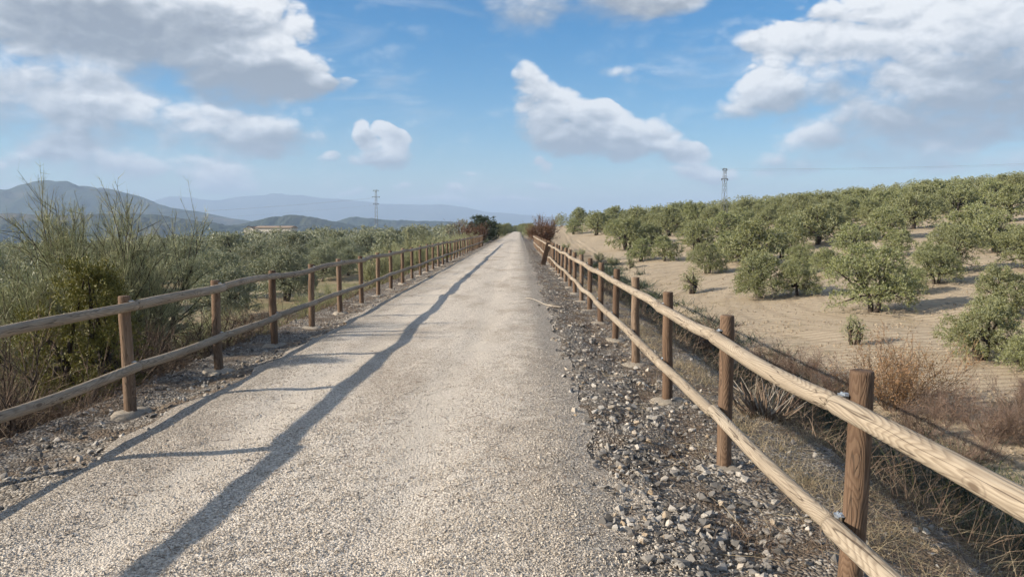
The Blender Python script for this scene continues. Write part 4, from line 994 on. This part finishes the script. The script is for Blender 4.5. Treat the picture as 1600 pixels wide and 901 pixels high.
# ------------------------------------------------------------------ pylons, wires, farmhouse
def pylon(base, h, wb, wt, label, arms):
    root = tag(empty('pylon', base, (0, 0, R(20))), label, 'pylon')
    g = Geo(); c = lambda z: wb + (wt - wb) * z / h
    for sx in (-1, 1):
        for sy in (-1, 1): tube(g, [(sx * wb / 2, sy * wb / 2, -1), (sx * wt / 2, sy * wt / 2, h)], .036, 4)
    link('legs', g.mesh('legs'), M['steel'], root)
    g = Geo(); nz = int(h / (wb * 1.25)); zz = np.linspace(0, h, nz + 1)
    for i in range(nz):
        a, b = c(zz[i]) / 2, c(zz[i + 1]) / 2; q = [(-1, -1), (1, -1), (1, 1), (-1, 1)]
        for k in range(4):
            u, v = q[k], q[(k + 1) % 4]
            if i % 2: u, v = v, u
            tube(g, [(u[0] * a, u[1] * a, zz[i]), (v[0] * b, v[1] * b, zz[i + 1])], .025, 4)
    link('lattice', g.mesh('lattice'), M['steel'], root)
    for (z, l) in arms:
        g = Geo(); tube(g, [(-l, 0, z), (l, 0, z)], .06, 4); tube(g, [(-l, 0, z), (0, 0, z - .5)], .03, 4); tube(g, [(l, 0, z), (0, 0, z - .5)], .03, 4)
        arm = link('crossarm', g.mesh('crossarm'), M['steel'], root)
        for sx in (-1, 1):
            g = Geo(); tube(g, [(sx * l * .95, 0, z), (sx * l * .95, 0, z - .2), (sx * l * .95, 0, z - .4)], [.04, .09, .05], 6)
            link('insulator', g.mesh('insulator'), M['dark'], arm)
    return root
xr, yr = hit(1131, 345); zr = hz(xr, yr)
hr = (345 - 264) / F_PX * yr
pylon((xr, yr, zr), hr, 1.05, .42, 'slim lattice pylon among the hillside olives', [(hr - .15, .5), (hr * .80, .75)])
yl_ = 285.0; pl = at(588, 350, yl_); hl = (352 - 297) / F_PX * yl_
zl_ = hz(pl.x, yl_); hl = (CAM_Z + (357 - 297) / F_PX * yl_) - zl_
pylon((pl.x, yl_, zl_), hl, 1.15, .5, 'slim lattice pylon beyond the lower olive grove', [(hl - .2, 1.0), (hl * .86, 1.4), (hl * .72, 1.0)])
def wire(a, b, sag, lab, rad):
    t = np.linspace(0, 1, 24); a, b = np.array(a), np.array(b)
    pts = a + (b - a) * t[:, None]; pts[:, 2] -= sag * 4 * t * (1 - t)
    g = Geo(); tube(g, pts, rad, 3, False); tag(link('power_line', g.mesh('power_line'), M['steel']), lab, 'cable', 'overhead wires')
for k, (dx, dz) in enumerate([(-1.0, -.2), (1.0, -.2), (0, -.5)]):
    wire((xr + dx, yr, zr + hr + dz), (xr + 190 + dx, yr + 40, zr + hr + 12.5 + dz), 2.5, '%s overhead wire running over the hillside olives' % ('near thin', 'far thin', 'lowest thin')[k], .008)
for k, (dx, dz) in enumerate([(-1.3, hl * .86 - .4), (1.3, hl * .86 - .4), (.9, hl * .72 - .4)]):
    wire((pl.x + dx, yl_, zl_ + dz), (pl.x - 190 + dx, yl_ - 20, zl_ - 6 + dz), 3.5, '%s overhead wire crossing before the blue mountain range' % ('near thin', 'far thin', 'lowest thin')[k], .012)
# farmhouse
hy = 262.0; A = at(384, 361, hy); B = at(455, 361, hy); wlen = B.x - A.x
zb = hz((A.x + B.x) / 2, hy); ztop = at(420, 355.6, hy).z
root = tag(empty('farmhouse', (A.x, hy, zb), (0, 0, R(-4))), 'long low whitewashed farm building with tiled roof beyond the grove', 'building')
hgt = ztop - zb
def box(g, x0, x1, y0, y1, z0, z1):
    V = [(x0, y0, z0), (x1, y0, z0), (x1, y1, z0), (x0, y1, z0), (x0, y0, z1), (x1, y0, z1), (x1, y1, z1), (x0, y1, z1)]
    g.add(V, [(0, 3, 2, 1), (4, 5, 6, 7), (0, 1, 5, 4), (1, 2, 6, 5), (2, 3, 7, 6), (3, 0, 4, 7)])
g = Geo(); box(g, wlen * .22, wlen, 0, 7, -.5, hgt); link('wall', g.mesh('wall'), M['white'], root)
g = Geo()
V = [(wlen * .20, -.4, hgt), (wlen * 1.02, -.4, hgt), (wlen * 1.02, 7.4, hgt), (wlen * .2, 7.4, hgt), (wlen * .2, 3.5, hgt + .6), (wlen * 1.02, 3.5, hgt + .6)]
g.add(V, [(0, 1, 5, 4), (2, 3, 4, 5)]); g.add(V, [(0, 4, 3), (1, 2, 5)]); link('roof', g.mesh('roof'), M['roof'], root)
h2 = hgt - .5; x2 = wlen * .215
g = Geo(); box(g, 0, x2, -1.5, 8, -.5, h2); g.add([(0, -1.5, h2), (x2, -1.5, h2), (x2 / 2, -1.5, h2 + .95), (0, 8, h2), (x2, 8, h2), (x2 / 2, 8, h2 + .95)], [(0, 1, 2), (3, 5, 4)])
link('gable_wing', g.mesh('gable_wing'), M['white'], root)
g = Geo(); e_ = .25
g.add([(-e_, -1.8, h2 - .1), (-e_, 8.2, h2 - .1), (x2 / 2, 8.2, h2 + 1.03), (x2 / 2, -1.8, h2 + 1.03), (x2 + e_, -1.8, h2 - .1), (x2 + e_, 8.2, h2 - .1)], [(0, 3, 2, 1), (3, 4, 5, 2)])
link('roof', g.mesh('roof'), M['roof'], root)
for k in range(5):
    g = Geo(); xx = wlen * (.32 + .14 * k); box(g, xx, xx + .8, -.02, .1, hgt * .55, hgt * .55 + .9); link('window', g.mesh('window'), M['dark'], root)
